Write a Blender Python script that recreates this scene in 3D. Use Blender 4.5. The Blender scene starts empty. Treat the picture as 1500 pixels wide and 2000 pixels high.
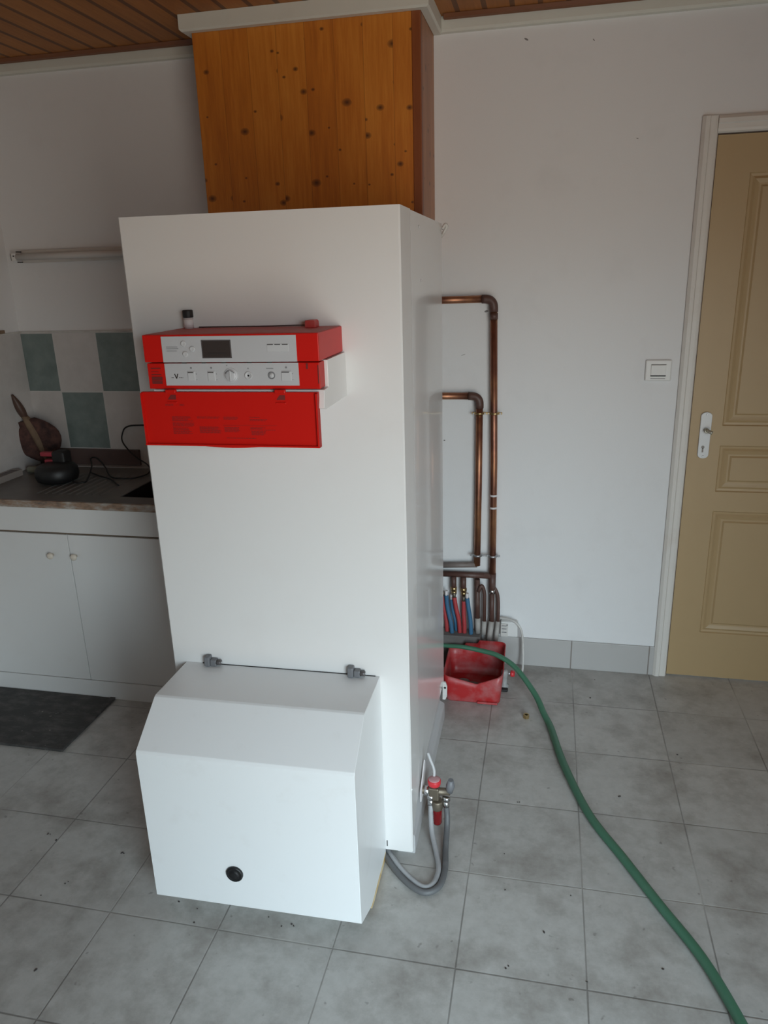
import bpy, bmesh, math, random
from mathutils import Vector, Matrix
random.seed(7)
S = bpy.context.scene
COL = S.collection

# ------------------------------------------------------------------ camera, world, light, exposure
cd = bpy.data.cameras.new('camera'); cam = bpy.data.objects.new('camera', cd); COL.objects.link(cam)
cam.location = (0.58151, -2.94744, 1.63526); cam.rotation_euler = (1.260925, 0.0284852, 0.2103297)
cd.sensor_fit = 'VERTICAL'; cd.sensor_height = 36.0; cd.lens = 1463.946 * 36.0 / 2000.0
cd.clip_start = 0.02
S.camera = cam
W = bpy.data.worlds.new('world'); S.world = W; W.use_nodes = True
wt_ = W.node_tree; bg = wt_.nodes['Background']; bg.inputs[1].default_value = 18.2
# pale blue sky above the horizon, sunless sandy yard below it
tc = wt_.nodes.new('ShaderNodeTexCoord'); sx = wt_.nodes.new('ShaderNodeSeparateXYZ'); rp = wt_.nodes.new('ShaderNodeValToRGB')
wt_.links.new(tc.outputs['Generated'], sx.inputs[0]); wt_.links.new(sx.outputs[2], rp.inputs[0])
mr = wt_.nodes.new('ShaderNodeMapRange'); mr.inputs[1].default_value = -1; mr.inputs[2].default_value = 1
wt_.links.new(sx.outputs[2], mr.inputs[0]); wt_.links.new(mr.outputs[0], rp.inputs[0])
el = rp.color_ramp.elements; el.new(0.5); el.new(0.5)
for i_, (p_, c_) in enumerate(((0.0, (0.24, 0.22, 0.195)), (0.50, (0.27, 0.25, 0.22)), (0.54, (0.59, 0.70, 0.75)), (1.0, (0.56, 0.80, 0.96)))):
    el[i_].position = p_; el[i_].color = (*c_, 1)
# added azimuth gain on the world: brightens the boiler, dims the door side
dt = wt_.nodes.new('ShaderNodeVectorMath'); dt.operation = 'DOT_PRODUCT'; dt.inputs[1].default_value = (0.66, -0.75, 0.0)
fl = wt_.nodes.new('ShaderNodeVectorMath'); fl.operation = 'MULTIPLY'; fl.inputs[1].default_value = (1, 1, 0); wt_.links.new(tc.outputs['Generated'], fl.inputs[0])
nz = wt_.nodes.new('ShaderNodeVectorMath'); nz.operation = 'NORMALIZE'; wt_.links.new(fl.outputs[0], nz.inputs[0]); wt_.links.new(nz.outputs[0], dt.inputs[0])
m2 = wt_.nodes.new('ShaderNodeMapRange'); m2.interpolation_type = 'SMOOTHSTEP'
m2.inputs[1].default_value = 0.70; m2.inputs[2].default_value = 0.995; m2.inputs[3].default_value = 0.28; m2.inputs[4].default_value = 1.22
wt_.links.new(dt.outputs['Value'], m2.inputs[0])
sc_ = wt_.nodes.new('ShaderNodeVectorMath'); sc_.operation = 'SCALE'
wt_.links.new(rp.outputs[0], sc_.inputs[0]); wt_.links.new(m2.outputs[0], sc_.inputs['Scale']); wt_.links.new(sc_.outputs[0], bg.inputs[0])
# the open glazed door behind the camera to the right: the room's only daylight (portal on the real opening)
YF, GX0, GX1, GH = -3.45, 0.90, 2.10, 1.93
pl_ = bpy.data.lights.new('door_opening_portal', 'AREA'); pl_.shape = 'RECTANGLE'; pl_.size = GX1 - GX0; pl_.size_y = GH
pl_.cycles.is_portal = True
po = bpy.data.objects.new('door_opening_portal', pl_); COL.objects.link(po)
po.location = ((GX0 + GX1) / 2, YF - 0.11, GH / 2); po.rotation_euler = (math.radians(90), 0, 0)
S.view_settings.view_transform = 'Standard'; S.view_settings.look = 'None'
S.view_settings.gamma = 1.0; S.view_settings.use_curve_mapping = False
S.view_settings.exposure = 0.0
try: S.cycles.max_bounces = 10; S.cycles.diffuse_bounces = 6
except Exception: pass

# ------------------------------------------------------------------ materials
def mat(name, col, rough=0.5, metal=0.0, coat=0.0, spec=0.5):
    m = bpy.data.materials.new(name); m.use_nodes = True
    b = m.node_tree.nodes['Principled BSDF']
    b.inputs['Base Color'].default_value = (*col, 1); b.inputs['Roughness'].default_value = rough
    b.inputs['Metallic'].default_value = metal; b.inputs['Coat Weight'].default_value = coat
    b.inputs['Specular IOR Level'].default_value = spec
    return m
class NT:
    def __init__(s, m): s.m = m; s.t = m.node_tree; s.b = s.t.nodes['Principled BSDF']
    def n(s, typ, **kw):
        x = s.t.nodes.new(typ)
        for k, v in kw.items(): setattr(x, k, v)
        return x
    def l(s, a, b): s.t.links.new(a, b)
    def math(s, op, a, b=None, c=None, clamp=False):
        x = s.n('ShaderNodeMath', operation=op); x.use_clamp = clamp
        for i, v in enumerate((a, b, c)):
            if v is None: continue
            if isinstance(v, (int, float)): x.inputs[i].default_value = v
            else: s.l(v, x.inputs[i])
        return x.outputs[0]
    def pos(s): return s.n('ShaderNodeNewGeometry').outputs['Position']
    def obj(s): return s.n('ShaderNodeTexCoord').outputs['Object']
    def sep(s, v):
        x = s.n('ShaderNodeSeparateXYZ'); s.l(v, x.inputs[0]); return x.outputs
    def comb(s, x, y, z):
        c = s.n('ShaderNodeCombineXYZ')
        for i, v in enumerate((x, y, z)):
            if isinstance(v, (int, float)): c.inputs[i].default_value = v
            else: s.l(v, c.inputs[i])
        return c.outputs[0]
    def noise(s, v, scale, detail=3, rough=0.5, sc=(1, 1, 1)):
        mp = s.n('ShaderNodeMapping'); mp.inputs['Scale'].default_value = sc; s.l(v, mp.inputs[0])
        x = s.n('ShaderNodeTexNoise'); x.inputs['Scale'].default_value = scale
        x.inputs['Detail'].default_value = detail; x.inputs['Roughness'].default_value = rough
        s.l(mp.outputs[0], x.inputs['Vector']); return x.outputs['Fac']
    def ramp(s, f, stops):
        x = s.n('ShaderNodeValToRGB'); e = x.color_ramp.elements
        while len(e) < len(stops): e.new(0.5)
        for i, (p, c) in enumerate(stops): e[i].position = p; e[i].color = (*c, 1)
        s.l(f, x.inputs[0]); return x.outputs[0]
    def mix(s, f, a, b, typ='MIX'):
        x = s.n('ShaderNodeMix', data_type='RGBA', blend_type=typ)
        for i, v in ((0, f), (6, a), (7, b)):
            if isinstance(v, (int, float)): x.inputs[i].default_value = v
            elif isinstance(v, tuple): x.inputs[i].default_value = (*v, 1)
            else: s.l(v, x.inputs[i])
        return x.outputs[2]
    def col(s, c): s.l(c, s.b.inputs['Base Color'])
    def bump(s, h, strength=0.2, dist=0.002):
        x = s.n('ShaderNodeBump'); x.inputs['Strength'].default_value = strength; x.inputs['Distance'].default_value = dist
        s.l(h, x.inputs['Height']); s.l(x.outputs[0], s.b.inputs['Normal'])

def worn(name, col, rough, dirt, dirt_col, scale=6, coat=0.0, spec=0.5, lo=0.55, hi=0.8, bump=0.0):
    m = mat(name, col, rough, 0, coat, spec); t = NT(m); p = t.pos()
    f = t.noise(p, scale, 5, 0.6)
    f = t.ramp(f, [(lo, (0, 0, 0)), (hi, (1, 1, 1))])
    t.col(t.mix(t.math('MULTIPLY', f, dirt), col, dirt_col))
    if bump: t.bump(t.noise(p, 160, 3), bump, 0.001)
    return m

M = {}
M['wall'] = worn('white_wall_paint', (0.775, 0.77, 0.77), 0.75, 0.14, (0.45, 0.42, 0.40), 4.5, bump=0.25)
def wall_marks(m):
    t = NT(m); base = t.b.inputs['Base Color'].links[0].from_socket
    v = t.n('ShaderNodeTexVoronoi'); v.inputs['Scale'].default_value = 3.2
    mp = t.n('ShaderNodeMapping'); mp.inputs['Scale'].default_value = (1, 1, 1.5); t.l(t.pos(), mp.inputs[0]); t.l(mp.outputs[0], v.inputs['Vector'])
    d = t.math('LESS_THAN', v.outputs['Distance'], 0.016)
    rnd = t.sep(v.outputs['Color'])[0]
    t.col(t.mix(t.math('MULTIPLY', d, t.math('MULTIPLY', rnd, 0.6)), base, (0.22, 0.20, 0.19)))
wall_marks(M['wall'])
M['panelling'] = worn('dull_wall_finish', (0.56, 0.53, 0.48), 0.5, 0.4, (0.48, 0.44, 0.38), 5)
M['trim'] = worn('cornice_paint', (0.66, 0.65, 0.58), 0.6, 0.2, (0.5, 0.46, 0.38), 8)
M['casing'] = worn('door_casing_paint', (0.70, 0.665, 0.62), 0.5, 0.35, (0.52, 0.42, 0.35), 9)
M['door'] = worn('door_beige_paint', (0.44, 0.305, 0.155), 0.45, 0.2, (0.37, 0.235, 0.115), 4)
M['enamel'] = worn('boiler_white_enamel', (0.735, 0.72, 0.705), 0.34, 0.10, (0.55, 0.48, 0.42), 5, 0.2)
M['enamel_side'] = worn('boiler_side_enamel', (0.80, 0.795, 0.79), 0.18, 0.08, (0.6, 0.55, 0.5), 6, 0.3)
M['hood'] = worn('burner_hood_enamel', (0.785, 0.79, 0.79), 0.38, 0.14, (0.5, 0.44, 0.38), 14, 0.15, lo=0.58, hi=0.85)
M['rail'] = worn('grey_base_rail', (0.50, 0.49, 0.49), 0.5, 0.5, (0.30, 0.28, 0.26), 12)
M['red'] = mat('red_plastic', (0.55, 0.009, 0.005), 0.42, spec=0.25)
M['red2'] = mat('red_plastic_flap', (0.55, 0.009, 0.005), 0.45, spec=0.2)
M['redtop'] = worn('dusty_red_plastic', (0.50, 0.035, 0.03), 0.55, 0.8, (0.36, 0.16, 0.14), 30, lo=0.35, hi=0.8)
M['dkred'] = mat('dark_red_ink', (0.16, 0.012, 0.010), 0.6)
M['midred'] = mat('faded_red_ink', (0.16, 0.009, 0.009), 0.6)
M['fascia'] = mat('silver_fascia', (0.52, 0.52, 0.535), 0.4, 0.1)
M['fascia_lt'] = mat('pale_grey_key', (0.52, 0.52, 0.53), 0.45)
M['fascia_dk'] = mat('grey_marking', (0.20, 0.20, 0.21), 0.5)
M['lcd'] = mat('dark_display', (0.045, 0.035, 0.032), 0.18)
M['lcd2'] = mat('display_frame', (0.09, 0.08, 0.08), 0.3)
M['black'] = mat('black_plastic', (0.008, 0.008, 0.009), 0.5)
M['blacksoft'] = mat('black_matt_plastic', (0.012, 0.011, 0.011), 0.6)
M['grey'] = mat('grey_plastic', (0.16, 0.16, 0.17), 0.45)
M['greymetal'] = mat('dull_zinc', (0.45, 0.45, 0.46), 0.4, 0.8)
M['chrome'] = mat('chrome', (0.7, 0.7, 0.7), 0.2, 1.0)
M['brass'] = mat('brass', (0.55, 0.40, 0.20), 0.35, 1.0)
M['dkbrass'] = mat('tarnished_brass', (0.20, 0.165, 0.125), 0.5, 0.7)
M['bowlred'] = mat('dark_red_bowl', (0.17, 0.008, 0.010), 0.25)
M['capred'] = mat('red_cap', (0.62, 0.035, 0.045), 0.4)
M['cappink'] = mat('faded_cap_top', (0.55, 0.30, 0.31), 0.5)
M['label'] = mat('paper_label', (0.72, 0.68, 0.68), 0.5)
M['yellow'] = worn('yellowed_edge', (0.55, 0.36, 0.14), 0.7, 0.7, (0.72, 0.62, 0.42), 30, lo=0.4, hi=0.6)
M['white'] = mat('white_plastic', (0.74, 0.73, 0.71), 0.4)
M['offwhite'] = worn('old_white_plastic', (0.62, 0.60, 0.57), 0.5, 0.6, (0.30, 0.27, 0.25), 22, lo=0.45)
M['dirtywhite'] = worn('dirty_white_sleeve', (0.42, 0.395, 0.37), 0.6, 0.6, (0.24, 0.21, 0.19), 22, lo=0.42)
M['cream'] = mat('cream_knob', (0.70, 0.62, 0.52), 0.4)
M['cab'] = worn('cabinet_white_laminate', (0.70, 0.685, 0.665), 0.45, 0.12, (0.5, 0.42, 0.36), 3)
M['dark_gap'] = mat('brown_gap_edge', (0.16, 0.11, 0.07), 0.7)
M['upstand'] = worn('dark_brown_upstand', (0.10, 0.065, 0.058), 0.35, 0.4, (0.05, 0.04, 0.04), 20)
M['sinksteel'] = worn('dull_grey_sink_top', (0.125, 0.115, 0.11), 0.35, 0.7, (0.20, 0.185, 0.165), 9, lo=0.35, hi=0.75)
M['sinkblack'] = mat('black_sink_bowl', (0.018, 0.015, 0.016), 0.35)
M['steelstrip'] = mat('pale_metal_strip', (0.42, 0.40, 0.39), 0.4, 0.3)
M['concrete'] = worn('grey_concrete', (0.22, 0.205, 0.195), 0.9, 0.6, (0.12, 0.105, 0.10), 14, lo=0.35, hi=0.8, bump=0.4)
M['tubred'] = worn('dusty_red_tub_plastic', (0.42, 0.022, 0.024), 0.4, 0.75, (0.40, 0.20, 0.20), 16, lo=0.42, hi=0.78)
M['hose'] = worn('green_garden_hose', (0.055, 0.165, 0.10), 0.45, 0.5, (0.13, 0.24, 0.17), 10)
M['pexblue'] = worn('blue_corrugated_sleeve', (0.045, 0.145, 0.26), 0.5, 0.5, (0.10, 0.15, 0.19), 30)
M['pexred'] = worn('red_corrugated_sleeve', (0.42, 0.045, 0.05), 0.5, 0.4, (0.28, 0.10, 0.10), 30)
M['flex'] = worn('grey_braided_hose', (0.36, 0.355, 0.36), 0.5, 0.6, (0.20, 0.20, 0.20), 30)
M['flexdk'] = worn('dark_grey_fuel_hose', (0.115, 0.115, 0.118), 0.55, 0.6, (0.22, 0.22, 0.22), 20)
M['brown'] = worn('dark_brown_handle', (0.085, 0.045, 0.032), 0.5, 0.5, (0.03, 0.02, 0.015), 20)
M['bristle'] = worn('brown_bristle', (0.10, 0.045, 0.035), 0.9, 0.9, (0.025, 0.012, 0.012), 26, lo=0.4, hi=0.65)
M['bristle_lt'] = worn('tan_bristle', (0.20, 0.135, 0.085), 0.9, 0.6, (0.12, 0.075, 0.05), 26, lo=0.4, hi=0.7)
M['green'] = mat('green_cap', (0.06, 0.16, 0.02), 0.5)
M['bottle'] = mat('cloudy_plastic', (0.22, 0.22, 0.17), 0.4)
M['redgrip'] = mat('red_grip', (0.32, 0.03, 0.045), 0.5)
M['tray'] = worn('pale_wood_tray', (0.36, 0.31, 0.28), 0.6, 0.5, (0.25, 0.20, 0.17), 12)
M['lampwhite'] = worn('dusty_white_lamp_body', (0.60, 0.56, 0.52), 0.5, 0.5, (0.42, 0.36, 0.30), 10)
M['tube'] = mat('unlit_lamp_tube', (0.68, 0.65, 0.62), 0.25)
M['wirered'] = mat('thin_dark_wire', (0.05, 0.02, 0.018), 0.6)

def copper():
    m = mat('old_copper', (0.4, 0.18, 0.1), 0.42, 0.85); t = NT(m); p = t.pos()
    f = t.noise(p, 7, 4, 0.6, (1, 1, 0.6))
    t.col(t.ramp(f, [(0.30, (0.13, 0.065, 0.05)), (0.48, (0.30, 0.13, 0.085)), (0.64, (0.50, 0.24, 0.12)), (0.8, (0.42, 0.33, 0.27))]))
    return m
M['copper'] = copper()
M['copperdk'] = worn('blackened_copper', (0.095, 0.046, 0.036), 0.5, 0.6, (0.21, 0.165, 0.145), 18)

def wood(name, axis, pitch, off, c0, c1, c2, groove, knots=True, rough=0.42, gw=0.0016):
    """boards running along z (walls) or y (ceiling); pitch along x"""
    m = mat(name, c1, rough); t = NT(m); p = t.pos(); x, y, z = t.sep(p)
    across = {'x': x, 'y': y}[axis]; along = z if name.startswith('pine') else y
    u = t.math('DIVIDE', t.math('SUBTRACT', across, off), pitch)
    bi = t.math('FLOOR', u); fr = t.math('SUBTRACT', u, bi)
    wn = t.n('ShaderNodeTexWhiteNoise', noise_dimensions='1D'); t.l(bi, wn.inputs['W'])
    r = wn.outputs['Value']
    v = t.comb(t.math('ADD', across, t.math('MULTIPLY', r, 7.3)), 0.0, t.math('ADD', along, t.math('MULTIPLY', r, 31.0)))
    g = t.noise(v, 9, 5, 0.65, (7, 1, 0.55)); g2 = t.noise(v, 3.0, 2, 0.5, (4, 1, 0.5))
    f = t.math('ADD', t.math('MULTIPLY', g, 0.60), t.math('ADD', t.math('MULTIPLY', g2, 0.34), t.math('MULTIPLY', r, 0.12)))
    c = t.ramp(f, [(0.32, c0), (0.52, c1), (0.72, c2)])
    if knots:
        vo = t.n('ShaderNodeTexVoronoi', voronoi_dimensions='2D'); vo.inputs['Scale'].default_value = 10.5; kv = t.comb(t.math('ADD', across, t.math('MULTIPLY', r, 7.3)), t.math('ADD', along, t.math('MULTIPLY', r, 31.0)), 0.0)
        mp = t.n('ShaderNodeMapping'); mp.inputs['Scale'].default_value = (0.85, 1.15, 1); t.l(kv, mp.inputs[0]); t.l(mp.outputs[0], vo.inputs['Vector'])
        rr = t.sep(vo.outputs['Color'])
        size = t.math('ADD', 0.045, t.math('MULTIPLY', t.math('POWER', rr[1], 2.0), 0.12))
        k = t.math('SUBTRACT', 1.0, t.math('DIVIDE', vo.outputs['Distance'], size), clamp=True)
        k = t.math('MULTIPLY', t.math('POWER', k, 0.6), t.math('GREATER_THAN', rr[0], 0.30))
        c = t.mix(t.math('MULTIPLY', k, 0.95), c, (0.045, 0.014, 0.008))
    e = t.math('MINIMUM', fr, t.math('SUBTRACT', 1.0, fr))
    ln = t.math('LESS_THAN', e, gw / pitch)
    c = t.mix(t.math('MULTIPLY', ln, groove), c, (0.05, 0.02, 0.01))
    t.col(c); return m
M['pine'] = wood('pine_boards', 'x', 0.0972, -0.62, (0.41, 0.112, 0.013), (0.57, 0.180, 0.019), (0.70, 0.265, 0.036), 0.30, gw=0.0011)
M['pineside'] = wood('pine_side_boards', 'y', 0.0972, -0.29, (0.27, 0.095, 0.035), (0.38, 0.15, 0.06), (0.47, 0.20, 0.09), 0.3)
M['pinetrim'] = wood('pine_corner_trim', 'x', 0.3, -0.62, (0.17, 0.042, 0.012), (0.23, 0.06, 0.016), (0.28, 0.08, 0.02), 0, False)
M['ceil'] = wood('ceiling_boards', 'x', 0.0905, -1.66, (0.28, 0.095, 0.016), (0.37, 0.133, 0.025), (0.45, 0.172, 0.037), 0.70, False, 0.6, 0.0085)
M['ceiltrim'] = mat('red_brown_ceiling_edge', (0.19, 0.065, 0.022), 0.4)

def tiles_floor():
    T, ox, oy = 0.313538, 0.412333, -0.598205
    m = mat('grey_floor_tiles', (0.5, 0.5, 0.5), 0.36); t = NT(m); p = t.pos(); x, y, z = t.sep(p)
    u = t.math('DIVIDE', t.math('SUBTRACT', x, ox), T); v = t.math('DIVIDE', t.math('SUBTRACT', y, oy), T)
    iu, iv = t.math('FLOOR', u), t.math('FLOOR', v)
    fu, fv = t.math('SUBTRACT', u, iu), t.math('SUBTRACT', v, iv)
    e = t.math('MINIMUM', t.math('MINIMUM', fu, t.math('SUBTRACT', 1.0, fu)), t.math('MINIMUM', fv, t.math('SUBTRACT', 1.0, fv)))
    wob = t.math('MULTIPLY', t.noise(p, 12, 2), 0.004)
    line = t.math('SUBTRACT', 1.0, t.math('DIVIDE', t.math('SUBTRACT', e, wob), 0.0075), clamp=True)
    wn = t.n('ShaderNodeTexWhiteNoise', noise_dimensions='2D'); t.l(t.comb(iu, iv, 0.0), wn.inputs['Vector'])
    tone = t.math('ADD', 0.94, t.math('MULTIPLY', wn.outputs['Value'], 0.1))
    mott = t.noise(p, 26, 5, 0.7)
    base = t.ramp(mott, [(0.30, (0.42, 0.405, 0.38)), (0.55, (0.48, 0.465, 0.44)), (0.75, (0.52, 0.505, 0.48))])
    base = t.mix(1.0, base, t.comb(tone, tone, tone), 'MULTIPLY')
    st = t.ramp(t.noise(p, 5.5, 6, 0.68), [(0.46, (0, 0, 0)), (0.74, (1, 1, 1))])
    base = t.mix(t.math('MULTIPLY', st, 0.75), base, (0.20, 0.175, 0.15))
    sp = t.ramp(t.noise(p, 34, 2, 0.5), [(0.70, (0, 0, 0)), (0.76, (1, 1, 1))])
    base = t.mix(t.math('MULTIPLY', sp, 0.5), base, (0.14, 0.125, 0.11))
    gcol = t.ramp(t.noise(p, 2.2, 3), [(0.45, (0.12, 0.11, 0.10)), (0.70, (0.44, 0.42, 0.39))])
    t.col(t.mix(t.math('MULTIPLY', line, 0.72), base, gcol))
    t.bump(t.math('MULTIPLY', line, -1.0), 0.35, 0.002)
    t.l(t.math('ADD', 0.30, t.math('MULTIPLY', mott, 0.22)), t.b.inputs['Roughness'])
    return m
M['floor'] = tiles_floor()
def tiles_wall():
    m = mat('checker_wall_tiles', (0.6, 0.6, 0.6), 0.3); t = NT(m); p = t.pos(); x, y, z = t.sep(p)
    u = t.math('DIVIDE', t.math('ADD', x, t.math('MULTIPLY', y, -1.0)), 0.205); v = t.math('DIVIDE', t.math('SUBTRACT', z, 1.4265), 0.2535)
    u = t.math('ADD', u, 1.303 / 0.205)
    iu, iv = t.math('FLOOR', u), t.math('FLOOR', v)
    fu, fv = t.math('SUBTRACT', u, iu), t.math('SUBTRACT', v, iv)
    par = t.math('FLOORED_MODULO', t.math('ADD', iu, iv), 2.0)
    back = t.math('GREATER_THAN', y, -0.009)                 # the side wall carries plain white tiles only
    par = t.math('MULTIPLY', par, t.math('MULTIPLY', back, t.math('GREATER_THAN', z, 0.9195)))
    e = t.math('MINIMUM', t.math('MINIMUM', fu, t.math('SUBTRACT', 1.0, fu)), t.math('MINIMUM', fv, t.math('SUBTRACT', 1.0, fv)))
    line = t.math('LESS_THAN', e, 0.012)
    mo = t.noise(p, 14, 5, 0.65)
    g = t.ramp(mo, [(0.3, (0.145, 0.19, 0.182)), (0.7, (0.22, 0.27, 0.257))])
    w = t.ramp(mo, [(0.3, (0.56, 0.53, 0.51)), (0.7, (0.63, 0.60, 0.58))])
    c = t.mix(par, w, g)
    t.col(t.mix(line, c, (0.60, 0.58, 0.56))); return m
M['tilewall'] = tiles_wall()
def edge_strip():
    m = mat('mottled_brown_edge', (0.3, 0.2, 0.15), 0.45); t = NT(m)
    f = t.noise(t.pos(), 16, 4, 0.6, (1, 1, 2.5))
    t.col(t.ramp(f, [(0.30, (0.12, 0.09, 0.075)), (0.45, (0.27, 0.17, 0.11)), (0.58, (0.33, 0.29, 0.25)), (0.72, (0.50, 0.44, 0.38))])); return m
M['edge'] = edge_strip()
def rubber():
    m = mat('dusty_black_rubber', (0.03, 0.03, 0.03), 0.8); t = NT(m); p = t.pos()
    f = t.ramp(t.noise(p, 11, 6, 0.7, (1, 2.2, 1)), [(0.45, (0, 0, 0)), (0.8, (1, 1, 1))])
    s = t.ramp(t.noise(p, 38, 2, 0.5), [(0.73, (0, 0, 0)), (0.76, (1, 1, 1))])
    c = t.mix(t.math('MULTIPLY', f, 0.7), (0.045, 0.042, 0.040), (0.16, 0.145, 0.135))
    t.col(t.mix(t.math('MULTIPLY', s, 0.6), c, (0.32, 0.28, 0.25))); t.bump(t.noise(p, 120, 2), 0.5, 0.002); return m
M['rubber'] = rubber()

# ------------------------------------------------------------------ mesh helpers
def new(): return bmesh.new()
def box(bm, x0, x1, y0, y1, z0, z1, bev=0.0, seg=2):
    r = bmesh.ops.create_cube(bm, size=1.0); vs = r['verts']
    for v in vs:
        v.co = Vector(((x0 + x1) / 2 + v.co.x * (x1 - x0), (y0 + y1) / 2 + v.co.y * (y1 - y0), (z0 + z1) / 2 + v.co.z * (z1 - z0)))
    if bev:
        es = list({e for v in vs for e in v.link_edges})
        bmesh.ops.bevel(bm, geom=es, offset=bev, segments=seg, affect='EDGES', profile=0.5)
    return vs
def prism(bm, pts, axis, a0, a1, bev=0.0):
    """extrude a closed 2D profile: axis 'x' pts=(y,z); 'y' pts=(x,z); 'z' pts=(x,y)"""
    def P(p, a): return {'x': (a, p[0], p[1]), 'y': (p[0], a, p[1]), 'z': (p[0], p[1], a)}[axis]
    A = [bm.verts.new(P(p, a0)) for p in pts]; B = [bm.verts.new(P(p, a1)) for p in pts]
    n = len(pts); fs = [bm.faces.new(A), bm.faces.new(B[::-1])]
    for i in range(n): fs.append(bm.faces.new((A[i], B[i], B[(i + 1) % n], A[(i + 1) % n])))
    bmesh.ops.recalc_face_normals(bm, faces=fs)
    if bev:
        es = list({e for f in fs for e in f.edges})
        bmesh.ops.bevel(bm, geom=es, offset=bev, segments=2, affect='EDGES', profile=0.5)
def smooth_path(pts, sub=6):
    P = [Vector(p) for p in pts]; out = []
    for i in range(len(P) - 1):
        p0 = P[i - 1] if i else P[i] * 2 - P[i + 1]; p1, p2 = P[i], P[i + 1]
        p3 = P[i + 2] if i + 2 < len(P) else P[i + 1] * 2 - P[i]
        for k in range(sub):
            t = k / sub
            out.append(0.5 * ((2 * p1) + (p2 - p0) * t + (2 * p0 - 5 * p1 + 4 * p2 - p3) * t * t + (3 * p1 - p0 - 3 * p2 + p3) * t ** 3))
    out.append(P[-1]); return out
def tube(bm, pts, r, n=12, caps=True, ribs=None):
    """r: number or list; ribs: (pitch, depth) makes corrugation"""
    P = [Vector(p) for p in pts]
    if ribs:
        Q = []; L = 0.0
        tot = sum((P[i + 1] - P[i]).length for i in range(len(P) - 1)); m = max(4, int(tot / ribs[0]) * 2)
        acc = [0.0]
        for i in range(len(P) - 1): acc.append(acc[-1] + (P[i + 1] - P[i]).length)
        for k in range(m + 1):
            s = tot * k / m; i = 0
            while i < len(P) - 2 and acc[i + 1] < s: i += 1
            t = (s - acc[i]) / max(1e-9, acc[i + 1] - acc[i]); Q.append(P[i].lerp(P[i + 1], t))
        P = Q; R = [r if k % 2 else r - ribs[1] for k in range(len(P))]
    else: R = list(r) if isinstance(r, (list, tuple)) else [r] * len(P)
    rings = []; up = None
    for i, p in enumerate(P):
        d = (P[min(i + 1, len(P) - 1)] - P[max(i - 1, 0)]).normalized()
        if up is None:
            up = Vector((0, 0, 1)) if abs(d.z) < 0.9 else Vector((1, 0, 0))
        a = (up - d * up.dot(d)).normalized(); b = d.cross(a); up = a
        rings.append([bm.verts.new(p + (a * math.cos(2 * math.pi * k / n) + b * math.sin(2 * math.pi * k / n)) * R[i]) for k in range(n)])
    for i in range(len(rings) - 1):
        for k in range(n):
            f = bm.faces.new((rings[i][k], rings[i][(k + 1) % n], rings[i + 1][(k + 1) % n], rings[i + 1][k])); f.smooth = True
    if caps: bm.faces.new(rings[0][::-1]); bm.faces.new(rings[-1])
def lathe(bm, prof, c=(0, 0, 0), axis='z', n=24):
    """prof: list of (radius, height) along axis"""
    def P(r, h, k):
        a = 2 * math.pi * k / n; u, v = r * math.cos(a), r * math.sin(a)
        q = {'z': (u, v, h), 'y': (u, h, v), 'x': (h, u, v)}[axis]
        return Vector(c) + Vector(q)
    rings = [[bm.verts.new(P(max(r, 1e-5), h, k)) for k in range(n)] for r, h in prof]
    fs = []
    for i in range(len(rings) - 1):
        for k in range(n):
            f = bm.faces.new((rings[i][k], rings[i][(k + 1) % n], rings[i + 1][(k + 1) % n], rings[i + 1][k])); f.smooth = True; fs.append(f)
    fs.append(bm.faces.new(rings[0][::-1])); fs.append(bm.faces.new(rings[-1]))
    bmesh.ops.recalc_face_normals(bm, faces=fs)
def bend(corners, r, seg=6):
    """rounded polyline"""
    P = [Vector(c) for c in corners]; out = [P[0]]
    for i in range(1, len(P) - 1):
        a = (P[i - 1] - P[i]).normalized(); b = (P[i + 1] - P[i]).normalized()
        s, e = P[i] + a * r, P[i] + b * r
        for k in range(seg + 1):
            t = k / seg; out.append(s.lerp(P[i], t).lerp(P[i].lerp(e, t), t))
    out.append(P[-1]); return out
def obj(name, bm, m, parent=None, label=None):
    me = bpy.data.meshes.new(name); bm.normal_update(); bm.to_mesh(me); bm.free()
    me.materials.append(m)
    o = bpy.data.objects.new(name, me); COL.objects.link(o)
    if parent is not None: o.parent = parent
    if label: o['label'] = label
    return o
def thing(name, label, cat, loc=(0, 0, 0), rz=0.0, group=None):
    o = bpy.data.objects.new(name, None); COL.objects.link(o); o.location = loc; o.rotation_euler = (0, 0, rz)
    o.empty_display_size = 0.05
    o['label'] = label; o['category'] = cat
    if group: o['group'] = group
    return o
def tag(o, label, cat, group=None):
    o['label'] = label; o['category'] = cat
    if group: o['group'] = group
    return o
def struct(name, bm, m, parent=None, label=None):
    o = obj(name, bm, m, parent, label); o['kind'] = 'structure'; return o
def bx(name, m, parent, *a, bev=0.0, label=None):
    bm = new(); box(bm, *a, bev=bev); return obj(name, bm, m, parent, label)

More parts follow.
